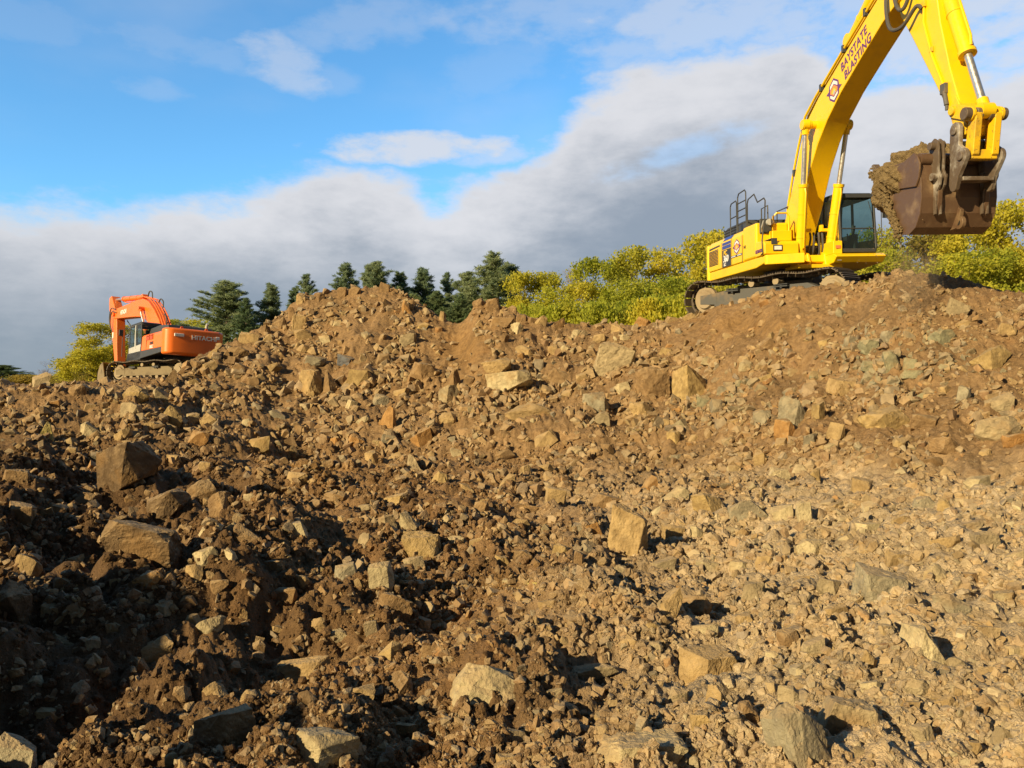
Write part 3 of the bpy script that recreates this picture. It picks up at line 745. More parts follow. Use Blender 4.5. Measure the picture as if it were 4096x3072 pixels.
class MB:
    def __init__(s, M=None): s.v = []; s.f = []; s.M = M or Matrix()
    def add(s, vs, fs):
        o = len(s.v); s.v += [tuple(s.M @ Vector(v)) for v in vs]; s.f += [tuple(i+o for i in f) for f in fs]; return s
    def box(s, x0, x1, y0, y1, z0, z1):
        v = [(x, y, z) for x in (x0, x1) for y in (y0, y1) for z in (z0, z1)]
        return s.add(v, [(0,1,3,2),(4,6,7,5),(0,4,5,1),(2,3,7,6),(0,2,6,4),(1,5,7,3)])
    def prism(s, poly, y0, y1, ax='y'):
        n = len(poly)
        if ax == 'y': P = [(a, y0, b) for a, b in poly]+[(a, y1, b) for a, b in poly]
        elif ax == 'z': P = [(a, b, y0) for a, b in poly]+[(a, b, y1) for a, b in poly]
        else: P = [(y0, a, b) for a, b in poly]+[(y1, a, b) for a, b in poly]
        return s.add(P, [tuple(range(n))[::-1], tuple(range(n, 2*n))]+[(i, (i+1) % n, (i+1) % n+n, i+n) for i in range(n)])
    def cyl(s, a, b, r, n=20, r2=None, cap=True):
        a = Vector(a); b = Vector(b); d = (b-a).normalized(); u = d.orthogonal().normalized(); w = d.cross(u); r2 = r if r2 is None else r2
        P = [a+r*(math.cos(6.28318*i/n)*u+math.sin(6.28318*i/n)*w) for i in range(n)]+[b+r2*(math.cos(6.28318*i/n)*u+math.sin(6.28318*i/n)*w) for i in range(n)]
        F = [(i, (i+1) % n, (i+1) % n+n, i+n) for i in range(n)]
        if cap: F += [tuple(range(n))[::-1], tuple(range(n, 2*n))]
        return s.add(P, F)
    def tube(s, pts, r, n=8, smooth=0):
        pts = [Vector(p) for p in pts]
        if smooth:
            q = []
            for i in range(len(pts)-1):
                p0, p1, p2, p3 = pts[max(i-1, 0)], pts[i], pts[i+1], pts[min(i+2, len(pts)-1)]
                for k in range(smooth):
                    t = k/smooth; q.append(.5*((2*p1)+(p2-p0)*t+(2*p0-5*p1+4*p2-p3)*t*t+(3*p1-p0-3*p2+p3)*t**3))
            pts = q+[pts[-1]]
        P = []; u = None
        for i, p in enumerate(pts):
            d = (pts[min(i+1, len(pts)-1)]-pts[max(i-1, 0)]).normalized(); u = (u-d*u.dot(d)).normalized() if u is not None and (u-d*u.dot(d)).length > 1e-4 else d.orthogonal().normalized(); w = d.cross(u)
            P += [p+r*(math.cos(6.28318*k/n)*u+math.sin(6.28318*k/n)*w) for k in range(n)]
        F = [(i*n+k, i*n+(k+1) % n, (i+1)*n+(k+1) % n, (i+1)*n+k) for i in range(len(pts)-1) for k in range(n)]
        F += [tuple(range(n))[::-1], tuple(range((len(pts)-1)*n, len(pts)*n))]
        return s.add(P, F)
    def build(s, name, mat, parent=None, bevel=0.0, smooth=False, seg=2):
        me = bpy.data.meshes.new(name); me.from_pydata(s.v, [], s.f); me.update(); me.materials.append(mat)
        bm = bmesh.new(); bm.from_mesh(me); bmesh.ops.recalc_face_normals(bm, faces=bm.faces); bm.to_mesh(me); bm.free()
        o = link(bpy.data.objects.new(name, me)); o.parent = parent
        if smooth or bevel:
            me.polygons.foreach_set('use_smooth', [True]*len(me.polygons)); me.set_sharp_from_angle(angle=rad(40))
        if bevel:
            b = o.modifiers.new('bevel', 'BEVEL'); b.width = bevel; b.segments = seg; b.limit_method = 'ANGLE'; b.angle_limit = rad(30); b.harden_normals = True
        return o
def text(name, body, size, M, mat, parent, shear=0.0, sx=1.0, bold=.0, depth=.004, align='LEFT', spacing=1.0):
    cu = bpy.data.curves.new(name, 'FONT'); cu.body = body; cu.size = size; cu.shear = shear; cu.extrude = depth; cu.offset = bold; cu.align_x = align; cu.space_character = spacing
    t = bpy.data.objects.new(name, cu); link(t); bpy.context.view_layer.update()
    me = bpy.data.meshes.new_from_object(t.evaluated_get(bpy.context.evaluated_depsgraph_get())); bpy.data.objects.remove(t)
    me.transform(M @ Matrix.Diagonal((sx, 1, 1, 1))); me.materials.clear(); me.materials.append(mat); me.name = name
    o = link(bpy.data.objects.new(name, me)); o.parent = parent; return o
def face_y(x, y, z, side=-1, ang=0.0):
    """frame for lettering on a face whose normal is side*Y; text runs to +x on the right side (-1), to -x on the left side (+1)"""
    if side < 0: B = Matrix(((1,0,0,0),(0,0,-1,0),(0,1,0,0),(0,0,0,1)))
    else: B = Matrix(((-1,0,0,0),(0,0,1,0),(0,1,0,0),(0,0,0,1)))
    return Matrix.Translation((x, y, z)) @ B @ Matrix.Rotation(ang, 4, 'Z')
def face_back(x, y, z):       # on a face looking to -X; text runs towards -y
    return Matrix.Translation((x, y, z)) @ Matrix(((0,0,-1,0),(-1,0,0,0),(0,1,0,0),(0,0,0,1)))

def undercarriage(root, m_frame, m_hub, steps=True, seed=0):
    r = random.Random(seed)
    MB().box(-1.2,1.2,-.95,.95,.48,.86).prism([(-1.9,-1.05),(-1.3,-1.05),(-.6,-.5),(-.6,.5),(-1.3,1.05),(-1.9,1.05)],.42,.74,'z').prism([(1.9,-1.05),(1.3,-1.05),(.6,-.5),(.6,.5),(1.3,1.05),(1.9,1.05)],.42,.74,'z').build('carbody', m_frame, root, .02)
    MB().cyl((0,0,.84),(0,0,1.20),.80,40).build('slew_ring', M_DGR, root, smooth=True)
    for sd in (-1, 1):
        yc = sd*1.295; R_ = .47; L = 2.02; zc = .50; pts = []
        # loop of the chain, with sag of the upper run
        path = []
        for i in range(33): path.append((-L+4.04*i/32, zc-R_))
        for i in range(1, 16): a = -math.pi/2+math.pi*i/16; path.append((L+R_*math.cos(a), zc+R_*math.sin(a)))
        for i in range(33):
            t = i/32; x = L-4.04*t; sag = .055*(math.sin(t*math.pi*3)**2)*(.5+.5*(t < 1)); path.append((x, zc+R_-sag))
        for i in range(1, 16): a = math.pi/2+math.pi*i/16; path.append((-L+R_*math.cos(a), zc+R_*math.sin(a)))
        P = np.array(path+[path[0]]); seg = np.hypot(*np.diff(P, axis=0).T); cum_ = np.concatenate([[0], np.cumsum(seg)]); n = 48; pitch = cum_[-1]/n
        sh = MB(); ch = MB()
        for i in range(n):
            s0 = i*pitch; x = np.interp(s0, cum_, P[:,0]); z = np.interp(s0, cum_, P[:,1]); s1 = (s0+.03) % cum_[-1]; s2 = (s0-.03) % cum_[-1]
            tx = np.interp(s1, cum_, P[:,0])-np.interp(s2, cum_, P[:,0]); tz = np.interp(s1, cum_, P[:,1])-np.interp(s2, cum_, P[:,1]); a = math.atan2(tz, tx)
            M = Matrix.Translation((x, yc, z)) @ Matrix.Rotation(-a, 4, 'Y')
            sh.M = M; h = pitch*.47; W_ = .40
            sh.box(-h, h, -W_, W_, -.055, -.032)
            for g_ in (-.62, 0, .62): sh.box(h*g_-.012, h*g_+.012, -W_, W_, -.085, -.054)
            ch.M = M
            for yy in (-.085, .085): ch.prism([(-pitch*.56,-.03),(-pitch*.5,.045),(-.02,.02),(pitch*.3,.055),(pitch*.52,.045),(pitch*.5,-.03)], yy-.022, yy+.022)
            ch.cyl((0,-.11,.0), (0,.11,.0), .026, 8)
        tr = sh.build('crawler_track', M_TRK, root); ch.build('track_chain', M_TRK, tr)
        for xx, nm in ((-L, 'idler'), (L, 'sprocket')):
            w = MB().cyl((xx, yc-.07, zc), (xx, yc+.07, zc), .385, 36).cyl((xx, yc+sd*.07, zc), (xx, yc+sd*.15, zc), .30, 30, .26).build(nm, m_hub, root, .008)
            if nm == 'sprocket':
                t = MB()
                for k in range(21): a = k/21*6.2832; t.prism([(xx+.37*math.cos(a-.1), zc+.37*math.sin(a-.1)), (xx+.435*math.cos(a), zc+.435*math.sin(a)), (xx+.37*math.cos(a+.1), zc+.37*math.sin(a+.1))], yc-.045, yc+.045)
                t.cyl((xx, yc+sd*.15, zc), (xx, yc+sd*.22, zc), .22, 24); t.build('sprocket_teeth', m_hub, w)
                for k in range(14): a = k/14*6.2832; 
        fr = MB().prism([(-1.62,.27),(-1.62,.66),(-1.2,.72),(1.35,.72),(1.62,.60),(1.62,.27)], yc-.15, yc+.15)
        fr.prism([(-2.15,.36),(-2.15,.62),(-1.55,.66),(-1.55,.32)], yc+sd*.09, yc+sd*.16).prism([(-1.62,.27),(-1.62,.34),(1.62,.34),(1.62,.27)], yc-.19, yc+.19)
        o = fr.build('track_frame', m_frame, root, .012)
        for xx in (-.95, .62):
            MB().box(xx-.21, xx+.21, yc+sd*.14, yc+sd*.28, .66, .70).box(xx-.21, xx+.21, yc+sd*.14, yc+sd*.28, .72, .745).box(xx-.03, xx+.03, yc+sd*.14, yc+sd*.26, .62, .73).build('step', M_DGR, o, .006)
        for xx in (-.35, .42):
            MB().cyl((xx, yc-.13, .83), (xx, yc+.13, .83), .075, 18).cyl((xx, yc+sd*.13, .83), (xx, yc+sd*.20, .83), .095, 18).build('carrier_roller', m_hub, root, .006)
        for k in range(8):
            xx = -1.5+3.0*k/7; MB().cyl((xx, yc-.17, .20), (xx, yc+.17, .20), .10, 14).build('track_roller', m_hub, root)
def hyd(root, name, a, b, split, r, m, rr=None, off=0, pipe=True, eye=True):
    """hydraulic cylinder from a (barrel end) to b (rod end)"""
    a = Vector(a); b = Vector(b); s = a+(b-a)*split; d = (b-a).normalized()
    c = MB().cyl(a, s, r, 22).cyl(s-d*.05, s+d*.03, r*1.14, 22)
    c.cyl(a+Vector((0,-r*1.05,0)), a+Vector((0,r*1.05,0)), r*1.12, 18)
    if pipe:
        o = Vector((0, -r*1.0, 0)); q = d.orthogonal().normalized(); q = Vector((0,1,0)).cross(d).normalized()*r*1.12*(1 if pipe > 0 else -1)
        c.tube([a+d*.25+q*.6, a+d*.32+q*1.25, a+(s-a)*.6+q*1.25, a+(s-a)*.9+q*1.25, s-d*.08+q*.9], r*.20, 8)
        c.box(0,0,0,0,0,0) if False else None
        for t_ in (.3, .62): e = a+(s-a)*t_; c.cyl(e-d*.02, e+d*.02, r*1.08, 18); 
    o = c.build(name, m, root, smooth=True); MB().cyl(s, b-d*.05, rr or r*.62, 18).build('piston_rod', M_CHR, o, smooth=True)
    MB().cyl(b+Vector((0,-r*.85,0)), b+Vector((0,r*.85,0)), r*1.0, 18).cyl(b-d*.24, b, r*.75, 16).build('rod_eye', m, o, smooth=True); return o
def ring(x, z, r, a0, a1, n): return [(x+r*math.cos(a0+(a1-a0)*i/n), z+r*math.sin(a0+(a1-a0)*i/n)) for i in range(n+1)]
def cab(root, S, m_low, m_frame, x0=.02, x1=1.95, y0=.45, y1=1.47, zb=1.47, zt=3.12, grey_door=False):
    zl = 1.5
    def bar(mb, pts, r=.04): 
        for a, b in zip(pts[:-1], pts[1:]): mb.cyl(a, b, r, 8)
    xt = x1-.20; fr = MB(S)
    # sills, posts, roof
    prof = [(x0, zl), (x1-.05, zl), (x1, zl+.12), (xt+.08, zt-.25), (xt-.02, zt-.08), (x0+.05, zt-.04), (x0, zt-.4)]
    def side(y, w=.05):
        f = MB(S); n = len(prof)
        for i in range(n):
            (a, b), (c, d) = prof[i], prof[(i+1) % n]; L = math.hypot(c-a, d-b); nx, nz = -(d-b)/L*.085, (c-a)/L*.085
            fr.prism([(a, b), (c, d), (c+nx, d+nz), (a+nx, b+nz)], y-w/2, y+w/2)
    side(y0+.03); side(y1-.03)
    fr.prism([(.72, zl), (.80, zl), (.74, zt-.08), (.66, zt-.08)], y1-.055, y1-.005)
    fr.prism([(.95, zl), (1.02, zl), (1.00, zt-.08), (.93, zt-.08)], y0+.0, y0+.06)
    # front frame
    fr.box(x1-.06, x1+.005, y0+.05, y1-.05, zl, zl+.10); fr.box(xt-.06, xt+.05, y0+.05, y1-.05, zt-.16, zt-.05)
    fr.box(x0, x0+.06, y0+.05, y1-.05, zl, zl+.55); fr.box(x0, x0+.08, y0+.05, y1-.05, zt-.16, zt-.05)
    f = fr.build('cab_frame', m_frame, root, .012)
    MB(S).prism([(x0-.02, zt-.05), (xt-.02, zt-.08), (xt-.10, zt-.005), (x0+.15, zt+.02)], y0+.01, y1-.01).build('cab_roof', m_frame, root, .03)
    # glazing
    gl = MB(S).add([(x1-.03, y0+.06, zl+.10), (x1-.03, y1-.06, zl+.10), (xt+.055, y1-.06, zt-.22), (xt+.055, y0+.06, zt-.22)], [(0,1,2,3)])
    w = gl.build('windscreen', M_GLS, root); t = .41
    X = lambda k: (x1-.03)+(xt+.055-x1+.03)*k; Z = lambda k: zl+.10+(zt-.32-zl)*k
    MB(S).cyl((X(t)+.015, y0+.06, Z(t)), (X(t)+.015, y1-.06, Z(t)), .018, 8).build('windscreen_bar', M_DGR, w)
    MB(S).tube([(X(.95)+.03, y1-.2, Z(.97)), (X(.7)+.04, y1-.12, Z(.72)), (X(.42)+.04, y1-.10, Z(.43))], .009, 6).build('wiper', M_BLK, w)
    for y, nm in ((y0+.02, 'side_window'), (y1-.02, 'side_window')):
        MB(S).add([(p[0], y, p[1]) for p in [(x0+.05, zl+.4), (x1-.08, zl+.35), (x1-.1, zl+.2), (xt+.03, zt-.25), (xt-.05, zt-.12), (x0+.06, zt-.12)]], [(0,1,2,3,4,5)]).build(nm, M_GLS, root)
    MB(S).add([(x0+.03, y0+.06, zl+.55), (x0+.03, y1-.06, zl+.55), (x0+.03, y1-.06, zt-.16), (x0+.03, y0+.06, zt-.16)], [(0,1,2,3)]).build('rear_window', M_GLS, root)
    # lower door and side panels
    lo = MB(S).prism([(x0+.03, zl), (x1-.1, zl), (x1-.1, zl+.34), (x0+.03, zl+.44)], y1-.03, y1+.005).build('door', m_low, root, .01)
    MB(S).prism([(x0+.03, zl), (x1-.05, zl), (x1-.09, zl+.33), (x0+.9, zl+.30), (x0+.03, zl+.5)], y0-.005, y0+.03).build('side_panel', m_low, root, .01)
    # inside: seat, console, lever posts, extinguisher
    st = MB(S).box(.45, 1.0, y0+.28, y1-.26, zl+.28, zl+.44).box(.38, .52, y0+.28, y1-.26, zl+.40, zl+1.05).box(.40, .50, y0+.38, y1-.36, zl+1.05, zl+1.25).build('seat', M_SEAT, root, .03)
    MB(S).box(.35, 1.2, y0+.10, y0+.26, zl+.05, zl+.62).box(.4, 1.15, y1-.24, y1-.10, zl+.05, zl+.6).build('console', M_DGR, root, .03)
    MB(S).tube([(1.1, y0+.2, zl+.6), (1.16, y0+.2, zl+.82)], .022, 8).tube([(1.1, y1-.2, zl+.6), (1.16, y1-.2, zl+.82)], .022, 8).tube([(1.55, y0+.42, zl+.05), (1.50, y0+.42, zl+.55)], .016, 6).tube([(1.55, y0+.56, zl+.05), (1.50, y0+.56, zl+.55)], .016, 6).box(1.45,1.62,y0+.34,y0+.64,zl+.03,zl+.08).build('control_lever', M_BLK, root)
    MB(S).box(x0+.02, x1-.06, y0+.03, y1-.03, zb+.0, zl+.03).build('cab_floor', M_DGR, root)
    return f
def handrail(root, S, pts, name='handrail', m=None, r=.019): return MB(S).tube(pts, r, 8).build(name, m or M_DGR, root, smooth=True)

# ================= yellow excavator =================
YX = bpy.data.objects.new('excavator', None); link(YX); YX.matrix_world = MB_Y
tag(YX, 'big yellow crawler excavator on top of the right hand slope, holding up a full bucket', 'excavator')
S = Matrix.Rotation(-.583, 4, 'Z')
undercarriage(YX, M_GRT, M_HUB)
hood = MB(S)
hood.prism([(-1.47,1.50),(-1.47,2.28),(-1.36,2.42),(-1.15,2.46),(1.15,2.46),(1.36,2.42),(1.47,2.28),(1.47,1.50)], -2.88, .0, 'x')
hood.build('engine_hood', M_YEL, YX, .03, seg=3)
MB(S).box(.01, .96, -1.46, -.52, 1.50, 2.46).build('fuel_tank', M_YEL, YX, .07, seg=4)
MB(S).prism([(.965,1.50),(.965,1.93),(1.50,1.88),(1.60,1.80),(1.60,1.52)], -1.48, -.53).build('tool_box', M_YEL, YX, .03)
MB(S).prism([(.965,1.93),(.965,2.22),(1.22,2.20),(1.22,1.92)], -1.1, -.55).build('grab_box', M_YEL, YX, .02)
MB(S).prism([(-3.18,1.22),(-3.18,1.40),(-3.10,1.495),(1.50,1.495),(1.52,1.30),(.9,1.22)], -1.44, 1.30).build('deck_frame', M_YEL, YX, .03)
MB(S).prism([(1.53,-1.47),(1.62,-1.44),(2.0,-.56),(1.53,-.56)], 1.24, 1.50, 'z').build('front_corner_step', M_YEL, YX, .02)
cwp = [(-2.885,-1.50),(-3.10,-1.47),(-3.30,-1.28),(-3.43,-.8),(-3.47,0),(-3.43,.8),(-3.30,1.28),(-3.10,1.47),(-2.885,1.50)]
MB(S).prism(cwp, 1.19, 2.38, 'z').build('counterweight', M_YEL, YX, .09, seg=4)
# hood top grille, dark
gh = MB(S).prism([(-2.45,2.462),(-2.38,2.72),(-2.1,2.80),(-.55,2.80),(-.42,2.462)], -1.12, 1.15).build('hood_cover', M_DGR, YX, .04)
sl = MB(S)
for i in range(8):
    for z in (2.53, 2.62, 2.70): sl.box(-2.36+.13*i, -2.28+.13*i, -1.135, -1.12, z, z+.035)
sl.build('cooling_slots', M_BLK, gh)
# side doors: louvre, seams, stripes, plate
lv = MB(S).box(-2.80,-1.98,-1.478,-1.473,1.66,2.13).build('louvre_panel', M_DEC, YX)
fl = MB(S)
for i in range(10): fl.prism([(-1.478,1.672+.045*i),(-1.478,1.696+.045*i),(-1.50,1.684+.045*i)], -2.78, -2.0, 'x')
fl.build('louvre', M_YEL, lv)
MB(S).prism([(-2.78,2.17),(-2.74,2.22),(-1.85,2.24),(-1.8,2.20)], -1.482, -1.472).build('vent_slot', M_DEC, YX)
for x in (-1.66, -.83, -.006): MB(S).box(x-.006, x+.006, -1.476, -1.465, 1.51, 2.28).build('door_seam', M_DEC, YX)
bp = MB(S).box(-1.60,-.89,-1.482,-1.474,1.515,2.03).build('model_plate', M_DEC, YX)
text('model_letters', 'PC', .20, S @ face_y(-1.47,-1.487,1.86,-1), M_YEL, bp, .15, 1.1, .006)
text('model_letters', '360', .27, S @ face_y(-1.50,-1.487,1.66,-1), M_WHI, bp, .12, 1.05, .008)
text('model_letters', 'LC', .13, S @ face_y(-1.46,-1.487,1.54,-1), M_WHI, bp, .12, 1.1, .005)
for z0, z1, x0, x1 in ((2.055,2.155,-1.60,-.89),(2.175,2.25,-1.59,-.88)): MB(S).box(x0, x1, -1.481, -1.474, z0, z1).build('blue_stripe', M_BLU, YX)
MB(S).prism([(-1.458,2.30),(-1.378,2.405),(-1.386,2.412),(-1.466,2.305)], -1.57, -.87, 'x').build('blue_stripe', M_BLU, YX)
MB(S).prism([(-1.34,2.425),(-1.20,2.456),(-1.20,2.464),(-1.345,2.432)], -1.55, -.86, 'x').build('blue_stripe', M_BLU, YX)
def emblem(par, S2, y, cx, cz, w, h, ang=0, name='emblem', banner=True):
    """company badge: purple hexagon with side points, white top and bottom bands, orange and yellow middle"""
    def P(pts, d0, d1, m, nm, pr):
        ca, sa = math.cos(ang), math.sin(ang); q = [(cx+(a*w)*ca-(b*h)*sa, cz+(a*w)*sa+(b*h)*ca) for a, b in pts]
        return MB(S2).prism(q, y-d1, y-d0).build(nm, m, pr)
    e = P([(-.5,.28),(0,.5),(.5,.28),(.55,.08),(.85,0),(.55,-.10),(.5,-.28),(0,-.5),(-.5,-.28),(-.55,-.10),(-.85,0),(-.55,.08)], 0, .004, M_PUR, name, par)
    P([(-.40,.24),(0,.41),(.40,.24),(.40,.10),(0,.26),(-.40,.10)], .004, .006, M_WHI, 'badge_band', e); P([(-.40,-.24),(-.40,-.12),(0,-.28),(.40,-.12),(.40,-.24),(0,-.41)], .004, .006, M_WHI, 'badge_band', e)
    P([(-.38,.06),(0,.21),(.38,.06),(.38,-.08),(0,-.23),(-.38,-.08)], .004, .007, M_ORD, 'badge_field', e)
    P([(-.26,-.06),(.02,.10),(.26,-.04),(.02,-.17)], .007, .009, M_YEL, 'badge_sun', e); P([(-.1,-.14),(.05,.02),(.2,-.12),(.02,-.20)], .009, .011, M_GRY, 'badge_rock', e)
    return e
e = emblem(YX, S, -1.473, -.42, 1.995, .40, .44)
bn = MB(S).box(-.86,-.02,-1.480,-1.473,1.705,1.765).build('banner', M_DEC, YX)
for a, b in ((-.84,-.50),(-.38,-.04)): 
    for k in range(6): w = (b-a)/6; MB(S).box(a+w*k+.008, a+w*(k+1)-.008, -1.483, -1.479, 1.72, 1.75).build('banner_letter', M_WHI, bn) if k % 2 == 0 or True else None
text('unit_number', '542', .12, S @ face_y(.06,-1.466,1.86,-1), M_DEC, YX, .1)
text('maker_name', 'KOMATSU', .125, S @ face_y(.99,-1.488,1.60,-1), M_PUR, YX, 0, .86, .004)
# work lamp box on the right front
l = MB(S).box(1.602,1.62,-1.25,-1.0,1.60,1.76).build('lamp_recess', M_DEC, YX); MB(S).box(1.62,1.64,-1.22,-1.03,1.63,1.73).build('work_lamp', M_WHI, l)
MB(S).box(1.0,1.62,-1.30,-1.14,1.925,1.94).box(1.60,1.612,-1.30,-1.14,1.78,1.93).build('grip_tape', M_DGR, YX)
# handrails
hr = handrail(YX, S, [(-1.30,-1.32,2.40),(-1.30,-1.32,3.30),(-1.22,-1.32,3.38),(-.86,-1.32,3.40),(-.80,-1.32,3.33),(-.78,-1.32,2.44)])
for z in (2.94,): handrail(hr, S, [(-1.30,-1.32,z),(-.79,-1.32,z+.01)], 'rail')
h2 = handrail(YX, S, [(-.70,-1.32,2.44),(-.70,-1.32,3.46),(-.62,-1.32,3.56),(-.16,-1.32,3.58),(-.08,-1.32,3.50),(-.06,-1.32,2.46)])
for z in (2.66,2.86,3.06,3.28): handrail(h2, S, [(-.70,-1.32,z),(-.07,-1.32,z)], 'rail')
h3 = handrail(YX, S, [(.02,-1.32,2.46),(.03,-1.32,3.15),(.10,-1.32,3.26),(.52,-1.32,3.32),(.76,-1.32,3.05),(1.20,-1.32,3.08),(1.28,-1.32,3.0),(1.33,-1.36,2.5),(1.45,-1.49,1.9),(1.52,-1.50,1.56),(1.40,-1.50,1.52)])
handrail(YX, S, [(.02,-.9,2.46),(.02,-.9,3.0),(.45,-.9,3.02),(.47,-.9,2.46)]); handrail(YX, S, [(-.3,-.3,2.46),(-.3,-.3,2.98),(.45,-.3,2.98)])
mr = MB(S).box(.95,1.00,-1.36,-1.02,2.15,2.56).build('mirror', M_DGR, YX, .03)
MB(S).tube([(1.0,-1.3,2.2),(1.18,-1.38,2.3),(1.30,-1.38,2.45)], .02, 8).cyl((1.0,-1.1,2.46),(1.08,-1.1,2.46),.09,16).build('mirror_arm', M_GRY, mr)
handrail(YX, S, [(1.0,-.98,2.2),(1.0,-.98,2.62),(1.05,-.9,2.70),(1.05,-.62,2.70),(1.05,-.56,2.6),(1.05,-.56,2.0)], 'grab_handle', M_YEL, .028)
# cab and its deck
cab(YX, S, M_YEL, M_DGR)
MB(S).prism([(.25,1.10),(.25,1.46),(2.02,1.46),(2.16,1.38),(1.98,1.22)], .22, 1.60).build('cab_deck', M_YEL, YX, .025)
MB(S).prism([(1.2,.235),(1.97,.235),(2.0,.47),(1.2,.47)], 1.46, 1.80, 'z').build('cab_step_box', M_YEL, YX, .02)
MB(S).box(2.045,2.055,.30,.42,1.28,1.40).build('warning_label', M_WHI, YX)
MB(S).box(2.002,2.008,.28,.42,1.60,1.68).build('warning_label', M_OSO, YX)
ex = MB(S).cyl((.22,1.0,2.05),(.22,1.0,2.42),.055,16).build('fire_extinguisher', M_RED, YX, smooth=True)
MB(S).cyl((.22,1.0,2.26),(.22,1.0,2.35),.057,16).build('extinguisher_band', M_WHI, ex); MB(S).cyl((.22,1.0,2.42),(.22,1.0,2.50),.03,12).build('extinguisher_valve', M_BLK, ex)
handrail(YX, S, [(1.86,1.50,2.80),(1.90,1.60,2.84),(1.92,1.60,1.75),(1.90,1.50,1.62)], 'grab_rail', M_DGR, .012)
mm = MB(S).tube([(1.72,1.46,2.80),(1.75,1.60,2.82),(1.78,1.84,2.80)], .018, 8).build('mirror_bracket', M_DGR, YX); MB(S).box(1.76,1.80,1.70,1.92,2.42,2.78).build('mirror', M_DGR, mm, .03)
MB(S).tube([(.3,.55,3.1),(.3,.55,3.32)], .006, 6).build('antenna', M_BLK, YX)
# boom
boomp = [(.10,1.72),(-.10,1.95),(.02,2.25),(.72,3.45),(1.18,4.35),(1.62,5.00),(2.30,5.42),(3.68,6.05),(4.6,6.47),(5.5,6.86),(6.05,7.02),(6.38,6.92),(6.45,6.62),(6.25,6.42),(5.3,6.10),(4.46,5.70),(3.42,5.17),(2.74,4.72),(2.25,4.28),(1.80,3.72),(1.30,2.85),(.62,1.80),(.35,1.68)]
bo = MB(S).prism(boomp, -.30, .30).build('boom', M_YEL, YX, .025)
MB(S).cyl((.22,-.42,1.95),(.22,.42,1.95),.17,20).build('boom_pin', M_YEL, bo, smooth=True); MB(S).cyl((2.12,-.62,4.78),(2.12,.62,4.78),.10,20).cyl((2.12,-.64,4.78),(2.12,-.50,4.78),.14,20).cyl((2.12,.64,4.78),(2.12,.50,4.78),.14,20).build('boom_pin', M_YEL, bo, smooth=True)
MB(S).cyl((6.15,-.36,6.72),(6.15,.36,6.72),.2,24).build('boom_pin', M_YEL, bo, smooth=True)
BA = rad(23.0)
def bt(nm, s, x, z, size, sx): text(nm, s, size, S @ face_y(x, -.304, z, -1, BA), M_PUR, bo, .20, sx, .006, spacing=1.08)
bt('company_name', 'BAYSTATE', 3.50, 5.64, .285, .90); bt('company_name', 'BLASTING', 3.66, 5.40, .285, .94)
emblem(bo, S, -.303, 3.12, 5.34, .46, .60, BA-.35, 'boom_emblem')
# boom cylinders (rods up)
for sy in (-1, 1):
    a = (1.38, sy*.40, 1.40); b = (2.12, sy*.56, 4.78)
    hyd(YX, 'boom_cylinder', a, b, .56, .125, M_YEL, .062, pipe=1)
    MB(S) 
for o_ in [o for o in YX.children if o.name.startswith('boom_cylinder')]:
    for q in [o_]+list(o_.children): q.data.transform(S)
MB(S).box(.9,1.75,-.62,.60,1.12,1.22).prism([(1.15,1.2),(1.25,1.52),(1.38,1.58),(1.52,1.52),(1.62,1.2)],-.60,-.53).prism([(1.15,1.2),(1.25,1.52),(1.38,1.58),(1.52,1.52),(1.62,1.2)],-.27,-.20).prism([(1.15,1.2),(1.25,1.52),(1.38,1.58),(1.52,1.52),(1.62,1.2)],.20,.27).prism([(1.15,1.2),(1.25,1.52),(1.38,1.58),(1.52,1.52),(1.62,1.2)],.53,.60).prism([(-.3,1.3),(-.3,2.1),(.1,2.25),(.5,2.1),(.9,1.6),(1.1,1.22)],-.44,-.37).prism([(-.3,1.3),(-.3,2.1),(.1,2.25),(.5,2.1),(.9,1.6),(1.1,1.22)],.37,.44).build('boom_bracket', M_YEL, YX, .015)
MB(S).cyl((.95,-.36,1.62),(.95,.36,1.62),.20,20).build('swivel_block', M_DGR, YX, smooth=True)
for y, dy in ((-.14,-.05),(-.04,0),(.10,.05),(.20,.06)): MB(S).tube([(1.42,y,2.10),(1.45,y,1.9),(1.35,y+dy,1.55),(1.05,y+dy,1.45)], .030, 8, 4).build('hydraulic_hose', M_HOSE, YX, smooth=True)
for y in (-.25,.25): MB(S).box(1.36,1.50,y-.12,y+.12,2.12,2.20).box(1.365,1.495,y-.115,y-.04,2.19,2.30).build('hose_manifold', M_YEL, YX, .01)
# pipes along the back of the boom
for yy, dz in ((-.24,.10),(-.14,.13)):
    MB(S).tube([(.25,yy,2.45),(.30,yy,2.9+dz),(.62,yy,3.75),(1.0,yy,4.50),(1.42,yy,5.10+dz),(2.05,yy,5.44+dz),(3.4,yy,6.06+dz),(4.4,yy,6.50+dz),(5.3,yy,6.90+dz)], .034, 8).build('boom_pipe', M_YEL, bo, smooth=True)
for x, z in ((.75,3.82),(1.30,4.85),(2.35,5.62),(3.5,6.17),(4.5,6.62)): MB(S).box(x-.04, x+.04, -.29, -.09, z-.06, z+.12).build('pipe_clamp', M_DGR, bo, .008)
hyd(YX, 'arm_cylinder', (3.45,0,6.42), (5.5,0,7.75), .8, .15, M_YEL); 
o_ = [o for o in YX.children if o.name.startswith('arm_cylinder')][0]
for q in [o_]+list(o_.children): q.data.transform(S)
